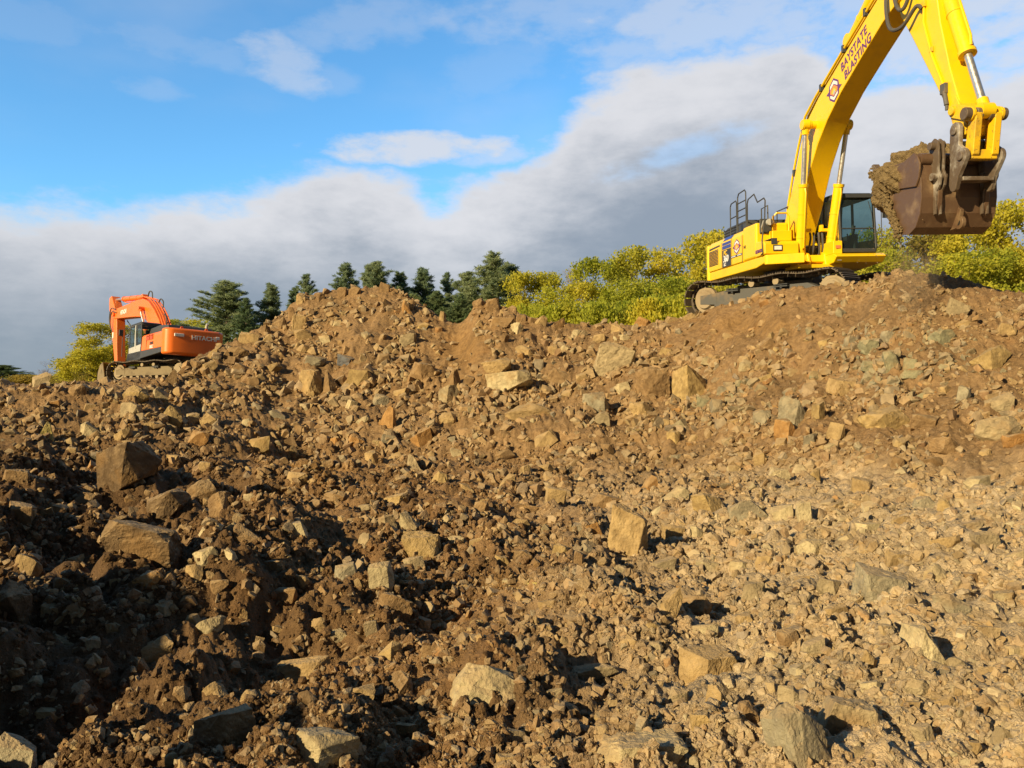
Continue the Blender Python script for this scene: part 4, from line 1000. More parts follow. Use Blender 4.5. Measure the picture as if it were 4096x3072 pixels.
# arm
armp = [(5.66,6.62),(5.15,7.75),(5.35,7.98),(5.75,7.90),(6.95,6.95),(7.05,6.2),(7.22,5.30),(7.50,4.35),(7.78,3.62),(8.02,3.08),(7.98,2.92),(7.84,2.86),(7.70,2.98),(7.46,3.50),(7.09,4.10),(6.69,4.73),(6.27,5.39),(5.86,6.0)]
ar = MB(S).prism(armp, -.24, .24).build('arm', M_YEL, YX, .03)
MB(S).prism([(7.55,3.36),(7.70,3.75),(7.85,3.48),(8.03,3.08),(7.98,2.92),(7.84,2.86),(7.70,2.98)], -.262, .262).build('arm_end', M_YELW, ar, .02)
# arm hoses
for P_, r_, k_ in (([(5.55,-.36,6.75),(5.65,-.42,6.15),(5.85,-.44,5.72),(6.25,-.42,5.62),(6.62,-.36,5.86),(6.72,-.30,5.78)],.040,6),([(5.9,-.33,7.1),(5.92,-.40,6.4),(6.1,-.40,6.02),(6.3,-.36,6.08),(6.6,-.32,6.7)],.040,6),([(6.75,-.2,6.8),(6.82,-.34,6.3),(6.95,-.34,6.08),(7.10,-.24,6.12)],.035,5)):
    MB(S).tube(P_, r_, 8, k_).build('hydraulic_hose', M_HOSE, YX, smooth=True)
MB(S).tube([(6.74,-.262,5.85),(6.72,-.262,5.50),(7.0,-.262,4.72),(7.36,-.262,4.02)], .026, 8).build('arm_pipe', M_YEL, ar, smooth=True)
MB(S).box(7.30,7.46,-.31,-.24,3.86,4.06).cyl((7.40,-.28,3.9),(7.47,-.28,3.62),.045,12).cyl((7.47,-.28,3.62),(7.47,-.28,3.52),.03,12).build('arm_valve', M_GRT, ar, .01)
MB(S).box(6.68,6.80,-.30,-.24,5.80,5.92).build('pipe_clamp', M_YELW, ar, .008); MB(S).box(6.92,7.02,-.28,-.24,4.82,4.92).build('pipe_clamp', M_YELW, ar, .008)
# bucket cylinder: barrel along the front of the arm
hyd(YX, 'bucket_cylinder', (6.72,0,6.90), (8.18,0,3.30), .66, .145, M_YEL, .075, pipe=-1)
o_ = [o for o in YX.children if o.name.startswith('bucket_cylinder')][0]
for q in [o_]+list(o_.children): q.data.transform(S)
# linkage
rk = MB(S)
for y in (-.31, .25): rk.prism(ring(7.70,3.44,.13,rad(70),rad(250),6)+ring(8.18,3.24,.13,rad(-110),rad(70),6), y, y+.06)
rk.cyl((7.70,-.36,3.44),(7.70,.36,3.44),.085,18).cyl((8.18,-.42,3.24),(8.18,.38,3.24),.06,18)
rk.build('rocker_arm', M_YELW, YX, .01)
for y in (-.37,-.15,.10,.33): MB(S).cyl((8.18,y-.06,3.24),(8.18,y+.06,3.24),.115,20).build('link_boss', M_COUP, YX, .015)
lk = MB(S)
for y in (-.26, .12): lk.prism([(8.10,3.30),(8.30,3.24),(8.20,2.50),(8.06,2.42),(7.94,2.50)], y, y+.14)
lk.box(7.98,8.16,-.26,.26,2.42,2.60).build('bucket_link', M_YELW, YX, .02)
# quick coupler
cp = MB(S); side = ring(7.88,3.02,.15,rad(20),rad(200),8)+[(7.72,2.75),(7.74,2.5),(7.72,2.25),(7.70,2.02)]+ring(7.82,1.98,.10,rad(190),rad(330),5)+[(7.98,2.15),(8.10,2.30)]+ring(8.06,2.50,.15,rad(-30),rad(75),6)+[(8.0,2.72)]
for y in (-.40, .31): cp.prism(side, y, y+.09)
cp.box(7.74,8.0,-.31,.31,2.06,2.14).cyl((7.88,-.44,3.02),(7.88,.44,3.02),.09,18).cyl((8.06,-.44,2.50),(8.06,.44,2.50),.085,18).build('quick_coupler', M_COUP, YX, .015)
MB(S).box(7.80,7.98,-.30,.30,2.60,2.80).build('coupler_cylinder', M_BLK, YX, .02)
# bucket: curled, opening up and back towards the machine
prof = [(5.72,2.70),(5.90,2.30),(6.15,1.88),(6.45,1.50),(6.78,1.24),(7.05,1.19),(7.28,1.30),(7.43,1.55),(7.48,1.85),(7.47,2.15),(7.42,2.45),(7.32,2.66)]
inn = [(5.80,2.72),(5.96,2.33),(6.20,1.93),(6.48,1.56),(6.79,1.31),(7.03,1.26),(7.23,1.36),(7.37,1.58),(7.42,1.86),(7.41,2.14),(7.36,2.42),(7.27,2.62)]
bk = MB(S); n = len(prof)
for i in range(n-1): bk.prism([prof[i], prof[i+1], inn[i+1], inn[i]], -.78, .72)
bk = bk.build('bucket', M_RUST, YX, smooth=True)
bm_ = bpy.data.meshes
for y in (-.81, .71): MB(S).prism(prof, y, y+.04).build('bucket_side', M_RUST, bk, .006)
for y in (-.855, .755): MB(S).prism([(6.74,2.60),(6.72,2.16),(7.36,2.08),(7.47,2.25),(7.50,2.50),(7.42,2.66),(7.30,2.74)], y, y+.04).build('side_cutter', M_RUST, bk, .012)
MB(S).cyl((7.36,-.78,2.60),(7.36,.72,2.60),.12,16).build('torque_tube', M_RUST, bk, smooth=True)
ears = MB(S)
for y in (-.56,-.46,.40,.50): ears.prism([(7.30,2.62),(7.36,2.90),(7.50,2.97),(7.62,2.88),(7.64,2.6),(7.62,2.35),(7.70,2.2),(7.66,2.05),(7.56,1.95),(7.52,1.52),(7.46,1.50),(7.44,2.0),(7.36,2.5)], y, y+.045)
ears.cyl((7.50,-.66,2.82),(7.50,-.36,2.82),.075,16).cyl((7.56,-.66,2.22),(7.56,-.36,2.22),.075,16).cyl((7.50,.36,2.82),(7.50,.66,2.82),.075,16).cyl((7.56,.36,2.22),(7.56,.66,2.22),.075,16)
ears.build('bucket_ear', M_COUP, bk, .008)
for y in (-.52,.44): MB(S).prism([(7.44,2.1),(7.58,2.06),(7.56,1.75),(7.46,1.48),(7.42,1.50)], y, y+.09).build('stiffener', M_RUST, bk, .01)
MB(S).prism([(7.46,1.66),(7.54,1.60),(7.50,1.40),(7.40,1.26),(7.20,1.24),(7.38,1.5)], -.05, .03).build('stiffener', M_RUST, bk, .01)
lg = MB(S); rr_ = ring(7.46,1.36,.13,0,6.2832,14)[:-1]; lg.prism(rr_, -.04, .04).build('lifting_eye', M_RUST, bk, .01)
MB(S).cyl((7.46,-.045,1.36),(7.46,.045,1.36),.055,14).build('eye_hole', M_BLK, lg and bk)
for k in range(5): y = -.68+.34*k; MB(S).prism([(5.78,2.62),(5.70,2.62),(5.58,2.90),(5.66,2.92),(5.84,2.72)], y-.07, y+.07).build('bucket_tooth', M_COUP, bk, .01)
# the load: its own thing
def lump(name, f, nu, nv, mat, S2, world, seed, amp):
    u, v = np.meshgrid(np.linspace(0, 1, nu), np.linspace(0, 1, nv), indexing='ij'); co = f(u.ravel(), v.ravel())
    n1 = fbm(co[:,0]*1.0+seed+co[:,2], co[:,1]+co[:,2]*.5, .45, 4, seed, .6); n2 = np.abs(fbm(co[:,0]-co[:,2], co[:,1]+seed, .12, 3, seed+3))
    c = co.mean(0); d = co-c; d /= np.linalg.norm(d, axis=1)[:, None]; co = co+d*(amp*(n1+.5*n2))[:, None]
    i = (np.arange(nu-1)[:, None]*nv+np.arange(nv-1)).ravel(); fa = np.stack([i, i+1, i+nv+1, i+nv], 1)
    M = np.array(world @ S2); co = co @ M[:3, :3].T+M[:3, 3]
    return np_obj(name, co, fa, mat, np.array((.225,.165,.085))*np.ones((len(co), 1)), False)
def heap(u, v):
    th_ = u*6.2832; ph = (v-.5)*3.1416
    x = 6.50+.88*np.cos(ph)*np.cos(th_); y = .0+.90*np.cos(ph)*np.sin(th_); z = 2.35+.62*np.sin(ph)
    # spills over the near side and down the front wall
    k = np.clip((6.9-x)/1.2, 0, 1); z = z-.25*k*(z < 2.4); y = np.where(y < -.5, -.5+(y+.5)*(1+.4*k), y); x = x-.35*k*np.clip(2.9-z, 0, 1)
    return np.stack([x, y, z+.12*np.cos((x-6.3)*1.6)], 1)
ld = lump('soil_load', heap, 150, 90, M_DIRT, S, MB_Y, 4, .10)
tag(ld, 'brown soil heaped in and spilling over the raised bucket of the yellow excavator', 'soil')
# clods clinging to the near wall of the bucket and grains falling from it
def local_to_world(p): return MB_Y @ S @ Vector(p)
pts, sz = [], []
for i in range(700):
    t = rng.random()**.8; e = np.array(prof[0])*(1-t)+np.array(prof[4])*t; x = e[0]+rng.normal()*.05-.02+.35*rng.random()*(1-t); z = e[1]+rng.normal()*.05+.05; pts.append(local_to_world((x, -.84-.03*rng.random(), z))); sz.append(.012+.035*rng.random()**2)
o = scatter('clinging_soil', np.array(pts), np.array(sz), np.tile([.225,.165,.085], (700, 1)), CLOD, M_DIRT, .42); o.parent = None; tag(o, kind='stuff')
pts, sz = [], []
for i in range(2600):
    t = rng.random()**1.3; b = Vector((6.35+rng.normal()*.32, -.45+rng.normal()*.28, 1.45)); p = local_to_world(b); p.z -= t*2.1; p.x += rng.normal()*.22*t+.1*t; p.y += rng.normal()*.15*t; pts.append(p); sz.append(.004+.010*rng.random()**3)
o = scatter('falling_soil', np.array(pts), np.array(sz), np.tile([.30,.22,.13], (2600, 1)), CLOD[:4], M_DIRT, .42); tag(o, kind='stuff')
dm = bpy.data.materials.new('dust'); dm.use_nodes = True; t = dm.node_tree; t.nodes.clear(); g = NG(t); vo = g.n('ShaderNodeVolumePrincipled'); vo.inputs['Color'].default_value = c4(.80,.62,.40)
tc = g.n('ShaderNodeTexCoord').outputs['Object']; ln_ = g.n('ShaderNodeVectorMath', operation='LENGTH'); t.links.new(tc, ln_.inputs[0]); nn = g.noise(tc, 2.2, 4, .6)
g._in(vo.inputs['Density'], g.m('MULTIPLY', g.sm(ln_.outputs['Value'], 1.0, .15), g.sm(nn, .35, .7, .12, .85))); om = g.n('ShaderNodeOutputMaterial'); t.links.new(vo.outputs[0], om.inputs['Volume'])
bm = bmesh.new(); bmesh.ops.create_icosphere(bm, subdivisions=3, radius=1); me = bpy.data.meshes.new('dust_cloud'); bm.to_mesh(me); bm.free(); me.materials.append(dm)
dc = link(bpy.data.objects.new('dust_cloud', me)); dc.location = local_to_world((6.4,-.25,.55)); dc.scale = (.62,.62,1.15); tag(dc, kind='stuff')

# ================= orange excavator =================
OX = bpy.data.objects.new('excavator', None); link(OX); OX.matrix_world = MB_O
tag(OX, 'distant orange crawler excavator seen from behind on the left bank, arm lowered beyond it', 'excavator')
S = Matrix.Rotation(2.700, 4, 'Z')
undercarriage(OX, M_TRKT, M_HUB, seed=2)
MB(S).box(-3.0,.5,-1.45,1.42,1.32,1.55).prism([(.0,1.12),(.0,1.56),(2.0,1.56),(2.05,1.15)], .30, 1.50).prism([(-3.0,1.30),(-3.0,1.56),(2.0,1.56),(2.0,1.15),(.5,1.15)], 1.42, 1.50).build('deck_frame', M_DGR, OX, .02)
MB(S).prism([(-1.45,1.56),(-1.45,2.30),(-1.36,2.40),(1.34,2.40),(1.44,2.28),(1.47,1.56)], -2.9, -.02, 'x').build('engine_hood', M_ORA, OX, .04, seg=3)
MB(S).box(-.01,1.2,-1.45,-.55,1.56,2.35).build('fuel_tank', M_ORA, OX, .05)
cwo = [(-2.88,-1.52)]+ring(-3.02,-1.02,.50,rad(250),rad(190),5)+[(-3.53,-.5),(-3.54,0),(-3.53,.5)]+ring(-3.02,1.02,.50,rad(170),rad(110),5)+[(-2.88,1.52)]
MB(S).prism(cwo, 1.18, 2.50, 'z').build('counterweight', M_ORA, OX, .13, seg=5)
cw_ = OX.children[-1]
MB(S).prism([(-2.9,2.42),(-2.75,2.72),(-1.6,2.80),(-.4,2.74),(-.1,2.42)], -1.1, 1.15).build('hood_cover', M_DGR, OX, .05)
MB(S).tube([(-2.4,-.95,2.45),(-2.4,-.95,2.85),(-2.5,-.95,3.0)], .075, 14).build('exhaust_pipe', M_GRY, OX, smooth=True)
for y in (-.62,.62):
    lg = MB(S)
    for k in range(12): a, b = k/12*math.pi, (k+1)/12*math.pi; lg.prism([(y+.075*math.cos(a),2.50+.12*math.sin(a)+.02),(y+.075*math.cos(b),2.50+.12*math.sin(b)+.02),(y+.04*math.cos(b),2.50+.07*math.sin(b)+.02),(y+.04*math.cos(a),2.50+.07*math.sin(a)+.02)], -3.2, -3.14, 'x')
    lg.build('lifting_eye', M_ORA, OX)
text('maker_name', 'HITACHI', .29, S @ face_back(-3.556, .26, 1.98), M_WHI, cw_, 0, 1.12, .008, .012)
for y0, y1 in ((.62,1.10),(-1.18,-.98)): MB(S).box(-3.555,-3.48,y0,y1,2.06,2.22).build('reflector', M_WHI, OX, .03)
M_ORK = paint('dark_orange', (.45,.07,.01), amt=.2)
for x in (-1.45,-.98):
    for z0, z1 in ((2.06,2.22),(2.25,2.32)): MB(S).box(x-.20, x+.20, 1.45, 1.478, z0, z1).build('vent_panel', M_ORK, OX)
MB(S).box(-.76,-.745,1.45,1.476,1.58,2.3).build('door_seam', M_DEC, OX)
text('model_letters', 'ZAXIS', .19, S @ face_y(-1.25,1.478,1.80,1), M_DEC, OX, .1, .9, .006); text('model_letters', '350LC', .20, S @ face_y(-1.25,1.478,1.61,1), M_WHI, OX, .1, .95, .008)
cab(OX, S, M_GRY, M_DGR)
MB(S).prism([(.05,1.56),(.05,1.80),(.75,1.72),(.84,2.60),(.80,3.0),(.90,3.0),(.95,2.5),(.92,1.56)], 1.475, 1.495).build('cab_door_post', M_GRY, OX, .01)
MB(S).tube([(1.85,1.5,2.9),(2.05,1.75,2.85),(2.05,1.75,1.4)], .018, 8).build('mirror_bracket', M_DGR, OX); MB(S).box(2.03,2.08,1.72,1.94,2.5,2.85).build('mirror', M_DGR, OX, .03)
handrail(OX, S, [(-.2,.3,2.4),(-.2,.3,3.3)], 'antenna', M_DGR, .015)
bp_ = [(.05,1.75),(-.10,2.0),(.25,2.55),(.95,3.45),(1.75,4.10),(2.65,4.66),(3.5,4.92),(4.6,4.98),(6.2,4.92),(8.1,4.88),(8.55,4.82),(8.66,4.55),(8.45,4.30),(7.9,4.26),(6.2,4.14),(4.7,4.02),(3.6,3.90),(2.75,3.55),(1.9,2.9),(1.1,2.15),(.5,1.75)]
bo = MB(S).prism(bp_, -.30, .30).build('boom', M_ORA, OX, .03)
text('boom_letters', 'HITACHI', .34, S @ face_y(7.25,.306,4.42,1), M_WHI, bo, 0, .78, .014)
for yy in (-.22,-.08,.08,.22): MB(S).tube([(.4,yy,3.0),(1.0,yy,3.68),(1.7,yy,4.25),(2.6,yy,4.80),(3.6,yy,5.06),(4.4,yy,5.08)], .035, 6).build('boom_pipe', M_ORA, bo)
MB(S).cyl((8.40,-.40,4.58),(8.40,.40,4.58),.15,18).build('boom_pin', M_ORA, bo, smooth=True); MB(S).cyl((3.25,-.62,4.30),(3.25,.62,4.30),.11,18).build('boom_pin', M_ORA, bo, smooth=True)
for q_ in [hyd(OX, 'boom_cylinder', (1.5,sy*.42,1.6), (3.25,sy*.52,4.30), .62, .12, M_ORA, .06) for sy in (-1,1)]+[hyd(OX, 'arm_cylinder', (4.1,0,5.12), (9.40,0,5.62), .66, .15, M_ORA, .075)]+[hyd(OX, 'bucket_cylinder', (9.2,0,4.3), (8.55,0,1.6), .7, .11, M_ORA, .06)]:
    for q in [q_]+list(q_.children): q.data.transform(S)
MB(S).prism([(9.25,5.82),(9.62,5.75),(9.68,5.35),(9.45,4.6),(9.05,3.8),(8.5,2.6),(8.05,1.35),(7.85,1.25),(7.62,1.40),(7.85,2.6),(8.05,4.1),(8.2,4.5),(8.7,5.2)], -.25, .25).build('arm', M_ORA, OX, .03)
MB(S).box(8.55,8.75,.252,.258,3.15,3.5).build('arm_decal', M_WHI, OX.children[-1])
for P_ in ([(8.0,.34,4.80),(8.7,.40,4.95),(8.95,.40,4.3),(8.75,.36,3.7)],[(7.9,.34,4.6),(8.5,.42,4.7),(8.72,.42,4.0),(8.50,.34,3.5)],[(7.9,-.3,4.2),(7.4,-.34,3.8),(7.4,-.34,3.4),(7.8,-.3,3.2)],[(1.5,-.1,4.2),(1.5,-.1,4.55),(1.9,-.1,4.75),(2.2,-.1,4.55)],[(2.6,.1,4.85),(2.7,.1,5.2),(3.1,.1,5.3),(3.3,.1,5.05)],[(.6,.0,3.2),(.7,0,3.6),(1.0,0,3.8)]): MB(S).tube(P_, .035, 6, 5).build('hydraulic_hose', M_HOSE, OX)
MB(S).prism([(8.5,1.7),(8.75,1.5),(8.2,.9),(7.7,1.1),(7.8,1.5)], -.30, .30).build('quick_coupler', M_YEL, OX, .02)
pr = [(8.6,1.62),(9.1,1.45),(9.45,1.0),(9.50,.5),(9.25,.05),(8.8,-.2),(8.1,-.3)]; pi_ = [(8.6,1.55),(9.07,1.38),(9.38,.98),(9.42,.52),(9.2,.12),(8.78,-.12),(8.1,-.24)]
bk = MB(S)
for i in range(6): bk.prism([pr[i], pr[i+1], pi_[i+1], pi_[i]], -.75, .75)
bk = bk.build('bucket', M_TRKT, OX, smooth=True)
for y in (-.78,.74): MB(S).prism(pr+[(8.0,.4)], y, y+.04).build('bucket_side', M_TRKT, bk)
# ------------------------------------------------------------------ trees
def mat_leaf(name, a, b, trans=.6, sat=1):
    m = bpy.data.materials.new(name); m.use_nodes = True; t = m.node_tree; t.nodes.clear(); g = NG(t)
    pos = g.n('ShaderNodeNewGeometry').outputs['Position']; oi = g.n('ShaderNodeObjectInfo').outputs['Random']
    n = g.noise(pos, .9, 4, .6); n2 = g.noise(pos, 6.0, 2, .6); c = g.mix(g.sm(g.m('ADD', n, g.m('MULTIPLY', g.m('SUBTRACT', n2, .5), .8)), .35, .65), c4(*a), c4(*b))
    c = g.mix(1.0, c, g.mix(oi, c4(.82,.86,.9), c4(1.16,1.08,1.0)), 'MULTIPLY')
    d = g.n('ShaderNodeBsdfDiffuse'); tr = g.n('ShaderNodeBsdfTranslucent'); t.links.new(c, d.inputs[0]); t.links.new(c, tr.inputs[0])
    ms = g.n('ShaderNodeMixShader'); ms.inputs[0].default_value = trans; t.links.new(d.outputs[0], ms.inputs[1]); t.links.new(tr.outputs[0], ms.inputs[2])
    o = g.n('ShaderNodeOutputMaterial'); t.links.new(ms.outputs[0], o.inputs[0]); return m
M_SPR = mat_leaf('spring_leaves', (.46,.45,.045), (.62,.57,.09)); M_SPRG = mat_leaf('fresh_green_leaves', (.38,.42,.05), (.56,.55,.08)); M_BUD = mat_leaf('budding_leaves', (.36,.28,.06), (.48,.38,.09)); M_REDB = mat_leaf('reddish_buds', (.28,.17,.10), (.36,.24,.13))
M_PINE = mat_leaf('pine_needles', (.22,.30,.17), (.36,.43,.26), .5); M_PINED = mat_leaf('dark_needles', (.15,.22,.11), (.26,.33,.17), .45)
M_BARK = paint('bark', (.115,.09,.07), (.06,.045,.035), .95, .6, .1)
def tubes(segs, n=5):
    """segs: list of (p, q, r0, r1) -> vertices, quads"""
    P = np.array([s[0] for s in segs]); Q = np.array([s[1] for s in segs]); r0 = np.array([s[2] for s in segs]); r1 = np.array([s[3] for s in segs])
    d = Q-P; d /= np.linalg.norm(d, axis=1)[:, None]+1e-9; a = np.where(np.abs(d[:, 2:3]) > .9, [[1., 0, 0]], [[0, 0, 1.]]); u = np.cross(d, a); u /= np.linalg.norm(u, axis=1)[:, None]; w = np.cross(d, u)
    t = np.arange(n)/n*2*np.pi; c, s_ = np.cos(t), np.sin(t); off = u[:, None]*c[None, :, None]+w[:, None]*s_[None, :, None]
    V = np.concatenate([P[:, None]+off*r0[:, None, None], Q[:, None]+off*r1[:, None, None]], 1); N = len(segs)
    b = np.arange(N)[:, None]*2*n; i = np.arange(n)[None]; j = (i+1) % n
    return V.reshape(-1, 3), np.stack([b+i, b+j, b+j+n, b+i+n], -1).reshape(-1, 4)
def leaf_quads(c, size, r, flat=0.0, elong=1.0):
    n = len(c); a = r.normal(size=(n, 3)); a[:, 2] *= 1-flat; a /= np.linalg.norm(a, axis=1)[:, None]; b = r.normal(size=(n, 3)); b -= a*(a*b).sum(1)[:, None]; b /= np.linalg.norm(b, axis=1)[:, None]
    s = size[:, None]; a = a*s*elong; b = b*s
    V = np.stack([c-a, c-b*.8, c+a, c+b*.8], 1).reshape(-1, 3); return V, np.arange(4*n).reshape(-1, 4)
def broadleaf(seed, h=10.0, spread=3.4, nleaf=9000, leaf=.085, low=.22, dens=1.0):
    r = np.random.default_rng(seed); segs = []; tips = []
    def grow(p, d, L, rad_, depth):
        k = 3 if depth < 3 else 2; q = p
        for i in range(k):
            d = d+r.normal(size=3)*.16+np.array([0, 0, .07]); d /= np.linalg.norm(d); q2 = q+d*L/k; ra = rad_*(1-.5*i/k); segs.append((q, q2, ra, rad_*(1-.5*(i+1)/k))); q = q2
            if depth >= 2: tips.append((q, L*.45))
        if depth >= 5: tips.append((q, L*.9)); return
        m = 3 if depth < 2 else r.integers(2, 4)
        for i in range(m):
            e = r.normal(size=3); e -= d*(e@d); e /= np.linalg.norm(e)+1e-6; a = r.uniform(.35, .85); nd = d*math.cos(a)+e*math.sin(a); nd[2] += .10; grow(q, nd/np.linalg.norm(nd), L*r.uniform(.62, .82), rad_*.55, depth+1)
    top = h*.40; p = np.array([0, 0, -.5]); d = np.array([r.normal()*.05, r.normal()*.05, 1.]); rad0 = h*.014
    for i in range(6):
        q = p+d*(h*.11)+np.append(r.normal(size=2)*.08, 0); segs.append((p, q, rad0*(1-.10*i), rad0*(1-.10*(i+1))))
        if i >= 1:
            for _ in range(r.integers(3, 6)):
                a = r.uniform(0, 6.28); el = r.uniform(.15, .8); nd = np.array([math.cos(a)*math.cos(el), math.sin(a)*math.cos(el), math.sin(el)]); grow(q, nd, spread*r.uniform(.42, .62)*(1-.07*i), rad0*.42, 2)
        p = q
    grow(p, d, h*.20, rad0*.4, 1)
    T = np.array([t[0] for t in tips]); R_ = np.array([t[1] for t in tips]); k = r.integers(0, len(T), nleaf)
    c = T[k]+r.normal(size=(nleaf, 3))*np.clip(R_[k][:, None], .45, 1.15)*.6*np.where(r.random((nleaf, 1)) < .3, 1.3, 1.)
    zs = np.percentile(c[:, 2], 99.3); scale = h/zs; c = c[(c[:, 2] > h*low*.2) & (c[:, 2] < zs*1.01)]
    V, F = leaf_quads(c*scale, r.uniform(.6, 1.3, len(c))*leaf, r); wv, wf = tubes([(s[0]*scale, s[1]*scale, s[2], s[3]) for s in segs]); return (wv, wf), (V, F)
def pine(seed, h=12.0, spread=2.6, gaps=.25):
    r = np.random.default_rng(seed); segs = [(np.array([0, 0, -.5]), np.array([0, 0, h*.5]), h*.014, h*.009), (np.array([0, 0, h*.5]), np.array([0, 0, h]), h*.009, .015)]; C, D, Sz = [], [], []
    z = h*.10
    while z < h*.985:
        t = z/h; L0 = spread*(1-t)**.78*(.6+.4*min(1, t*4))+.15; nb = r.integers(7, 10); a0 = r.uniform(0, 6.28)
        for i in range(nb):
            if r.random() < gaps*(.4+t*.6) : continue
            a = a0+i*6.28/nb+r.normal()*.25; L = L0*r.uniform(.45, 1.3); el = .22+.75*t+r.normal()*.12
            p = np.array([0, 0, z+r.normal()*.08]); d = np.array([math.cos(a)*math.cos(el), math.sin(a)*math.cos(el), math.sin(el)]); q = p+d*L; q[2] += .06*L*L; segs.append((p, q, .03*(1-t)+.012, .006))
            m = max(4, int(L*11))
            for k in range(m):
                s = r.uniform(.28, 1.05); b = p+(q-p)*s; side = np.cross(d, [0, 0, 1])*r.normal()*.32*L*.5*(1.15-s); b = b+side+[0, 0, r.uniform(-.02, .10)]
                C.append(b); D.append(d*.5+side*.8+np.array([0, 0, .75])); Sz.append(r.uniform(.13, .24)*(1.1-.35*t))
        z += h*.030*r.uniform(.8, 1.35)*(1.25-.5*t)
    C = np.array(C); D = np.array(D); Sz = np.array(Sz); K = 22; n = len(C)*K; c = np.repeat(C, K, 0); dd = np.repeat(D, K, 0)+r.normal(size=(n, 3))*.75; dd /= np.linalg.norm(dd, axis=1)[:, None]
    s = np.repeat(Sz, K)*r.uniform(.7, 1.3, n); w = np.cross(dd, r.normal(size=(n, 3))); w /= np.linalg.norm(w, axis=1)[:, None]
    c = c+r.normal(size=(n, 3))*.05; wd = .016+.008*r.random((n, 1)); V = np.stack([c-w*wd, c+w*wd, c+dd*s[:, None]+w*wd*.3, c+dd*s[:, None]-w*wd*.3], 1).reshape(-1, 3)
    return tubes(segs), (V, np.arange(4*n).reshape(-1, 4))
def proto(name, wood, crown, mat_c):
    return (np_mesh('trunk', wood[0], wood[1], M_BARK), np_mesh('crown', crown[0], crown[1], mat_c))
P_BL = [broadleaf(11, 10, 3.6, 19000, .095), broadleaf(12, 10, 3.2, 17000, .095), broadleaf(13, 10, 4.0, 20000, .095), broadleaf(15, 10, 3.4, 17000, .095)]
P_SH = [broadleaf(31, 4, 2.2, 12000, .08, 0), broadleaf(32, 4, 2.6, 13000, .08, 0)]
P_SP = [broadleaf(21, 10, 3.0, 3600, .07), broadleaf(23, 10, 3.0, 2600, .06)]
P_PI = [pine(1, 12, 2.7), pine(2, 12, 2.3, .3), pine(3, 12, 2.9, .2), pine(4, 12, 2.0, .35)]
MESH = {}
def tree(kind, protos, var, mat_c, px, top, Y, width, name, label, cat, group, base=1.25, rot=0):
    key = (kind, var, mat_c.name)
    if key not in MESH: MESH[key] = proto(name, *protos[var], mat_c)
    tm, cm_ = MESH[key]; ht = (HOR-top)/FPX*Y+CAMZ-base; x = (px-CXP)/FPX*Y
    H0 = {'pine': 12, 'bl': 10, 'sp': 10, 'sh': 4}[kind]; W0 = {'pine': 5.0, 'bl': 6.6, 'sp': 6.6, 'sh': 4.6}[kind]
    e = bpy.data.objects.new(name, None); link(e); e.location = (x, Y, base); e.rotation_euler = (0, 0, rot); w = width/FPX*Y/W0; e.scale = (w, w, ht/H0)
    tag(e, label, cat, group)
    for me, nm in ((tm, 'trunk'), (cm_, 'crown')): o = link(bpy.data.objects.new(nm, me)); o.parent = e
    return e
GP = 'pines behind the rubble piles'; GB = 'spring trees beyond the rubble'; GS = 'leafy bushes along the crest'
PN = [(910,1128,66,330,0,M_PINE,'broad ragged pine standing right of the orange excavator'),(985,1195,60,150,3,M_PINED,'short dark evergreen squeezed between two pines near the orange excavator'),
 (1084,1138,68,190,1,M_PINE,'slender pine above the left flank of the highest pile'),(1222,1100,66,190,3,M_PINE,'thin pine peeking over the left shoulder of the highest pile'),
 (1180,1150,70,150,1,M_PINED,'small dark pine low behind the left shoulder of the pile'),(1385,1056,70,210,1,M_PINE,'blue green pine left of the highest summit'),(1465,1085,66,120,3,M_PINED,'narrow dark pine between the two pines over the summit'),
 (1500,1046,64,240,2,M_PINE,'bushy pine right above the summit of the highest pile'),(1600,1092,66,170,0,M_PINED,'dark rounded pine just right of the summit'),(1694,1076,68,220,1,M_PINE,'pine with ragged top above the dip between the piles, left one'),
 (1786,1094,70,160,3,M_PINE,'narrow pine in the dip between the two piles'),(1868,1086,67,210,2,M_PINE,'full pine left of the tallest pine'),(1972,1014,66,260,0,M_PINE,'tallest pine of all, above the second pile'),
 (2040,1056,68,240,1,M_PINE,'pine joined to the right side of the tallest pine'),(1745,1165,62,190,2,M_PINED,'low dark evergreen filling the dip between the piles'),(1660,1180,61,160,0,M_PINED,'low dark evergreen behind the right flank of the highest pile'),(1840,1180,62,170,0,M_PINED,'low dark evergreen left of the second pile'),
 (20,1460,140,190,2,M_PINED,'dark evergreen at the far left edge of the photo'),(262,1470,150,100,3,M_PINED,'tiny far evergreen between the bare trees at left')]
for i, (px, top, Y, w, v, m, lab) in enumerate(PN): tree('pine', P_PI, v, m, px, top, Y, w*1.85, 'pine_tree', lab, 'pine', GP, rot=i*1.7)
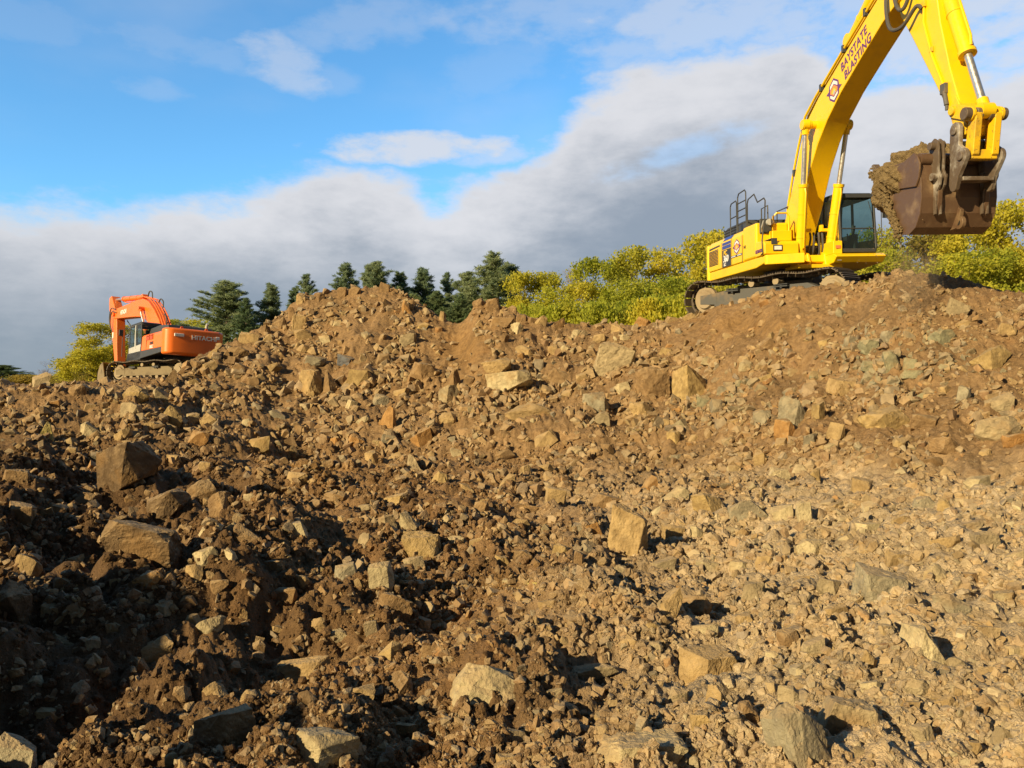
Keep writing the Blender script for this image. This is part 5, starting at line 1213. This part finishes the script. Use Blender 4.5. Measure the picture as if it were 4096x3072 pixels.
BT = [(2110,1085,57,190,1,M_SPR,'yellow green tree touching the tallest pines on their right'),(2200,1100,60,200,0,M_SPR,'second yellow green tree right of the tallest pines'),(2262,1075,66,170,-1,M_BUD,'thin budding tree with reddish haze over the crest'),
 (2335,1052,58,190,-1,M_BUD,'half bare budding tree with visible dark trunk'),(2420,1046,56,200,1,M_SPRG,'fresh green tree right of the half bare tree'),(2482,1052,60,180,3,M_SPR,'yellow green tree at the middle of the tree row'),
 (2585,985,55,240,0,M_SPR,'tall spreading yellow green tree in the middle of the row'),(2660,985,58,210,2,M_SPR,'tall yellow tree left of the highest spring tree'),(2752,936,54,230,1,M_SPR,'highest spring tree, just left of the yellow excavator'),
 (2835,985,56,220,3,M_SPRG,'green tree partly hidden by the rear of the yellow excavator'),(2530,1110,50,220,2,M_SPRG,'low green tree in front of the middle of the row'),(2330,1130,50,220,3,M_SPR,'low yellow tree in front of the half bare tree'),
 (2150,1160,50,220,2,M_SPRG,'low bright green tree beside the second pile'),(2700,1120,50,230,0,M_SPRG,'low green tree left of the yellow excavator track'),(2905,1050,58,240,0,M_SPR,'yellow tree behind the body of the yellow excavator'),(3040,1040,60,260,2,M_SPR,'yellow tree hidden behind the boom foot'),(3180,1030,60,260,1,M_SPRG,'green tree behind the boom cylinders'),
 (3330,1000,58,260,0,M_SPRG,'green tree seen through the cab of the yellow excavator'),(3440,985,60,230,3,M_SPR,'yellow tree behind the right edge of the cab'),(3555,900,55,240,2,M_SPR,'yellow green tree between the cab and the bucket'),(3680,925,58,240,1,M_SPR,'yellow tree directly under the bucket'),
 (3790,925,56,250,0,M_BUD,'olive tree below the right half of the bucket'),(3890,905,60,240,3,M_SPR,'yellow tree under the right end of the bucket'),(3985,880,54,250,2,M_SPR,'bright tree right of the bucket'),(4075,806,52,260,0,M_SPR,'tallest tree at the right edge of the photo'),(4190,800,54,260,1,M_SPR,'tree cut off by the right edge of the photo'),
 (3620,1010,48,260,2,M_SPRG,'low green tree on the crest right of the cab'),(3850,1020,48,280,3,M_SPRG,'low green tree on the crest far below the bucket'),(4030,980,48,280,2,M_SPRG,'low green tree near the right edge of the photo'),(3480,1040,48,220,1,M_SPRG,'low green tree just right of the cab base'),
 (385,1290,75,190,1,M_SPR,'yellow green tree behind the arm of the orange excavator'),(470,1300,80,170,3,M_SPR,'yellow tree behind the cab of the orange excavator'),(560,1320,85,170,0,M_SPRG,'green tree behind the body of the orange excavator'),(690,1275,85,170,1,M_SPR,'small yellow tree above the hood of the orange excavator'),(770,1272,84,170,2,M_SPR,'small yellow tree between the orange excavator and the ragged pine'),(850,1290,80,160,3,M_SPRG,'small green tree at the foot of the broad ragged pine'),
 (185,1447,170,110,-2,M_REDB,'bare reddish tree far away at left'),(245,1453,170,90,-2,M_REDB,'second bare reddish tree far away at left'),(310,1440,120,140,0,M_SPR,'far yellow tree left of the orange excavator bucket')]
for i, (px, top, Y, w, v, m, lab) in enumerate(BT):
    if v < 0: tree('sp', P_SP, -v-1, m, px, top, Y, w*1.15, 'budding_tree', lab, 'tree', GB, rot=i*2.1)
    else: tree('bl', P_BL, v, m, px, top, Y, w*1.6, 'broadleaf_tree', lab, 'tree', GB, rot=i*2.1)
SB = [(2120,1215,46,180,'bright bush right beside the second pile'),(2210,1222,45,170,'bush behind the crest, second to the right of the second pile'),(2300,1218,46,190,'bush under the half bare tree'),(2395,1212,45,180,'bush at the middle of the crest'),(2480,1205,46,190,'bush left of the orange tan crest block'),(2575,1195,45,190,'bush behind the orange tan crest block'),(2660,1185,46,190,'bush right of the orange tan crest block'),(2750,1180,45,190,'bush beside the rear of the yellow excavator track'),
 (2850,1150,46,200,'bush seen under the rear of the yellow excavator'),(100,1500,110,170,'far bush at the left edge'),(190,1502,112,170,'far bush under the bare reddish trees'),(280,1505,108,160,'far bush left of the far yellow tree'),(360,1490,90,160,'bush beside the orange excavator bucket'),(450,1470,85,170,'bush under the arm of the orange excavator'),(540,1470,85,170,'bush under the cab of the orange excavator')]
for i, (px, top, Y, w, lab) in enumerate(SB): tree('sh', P_SH, i % 2, M_BUD if px < 600 else [M_SPRG, M_SPR][(i*2//3) % 2], px, top, Y, w*1.5, 'bush', lab, 'bush', GS, rot=i*1.3)
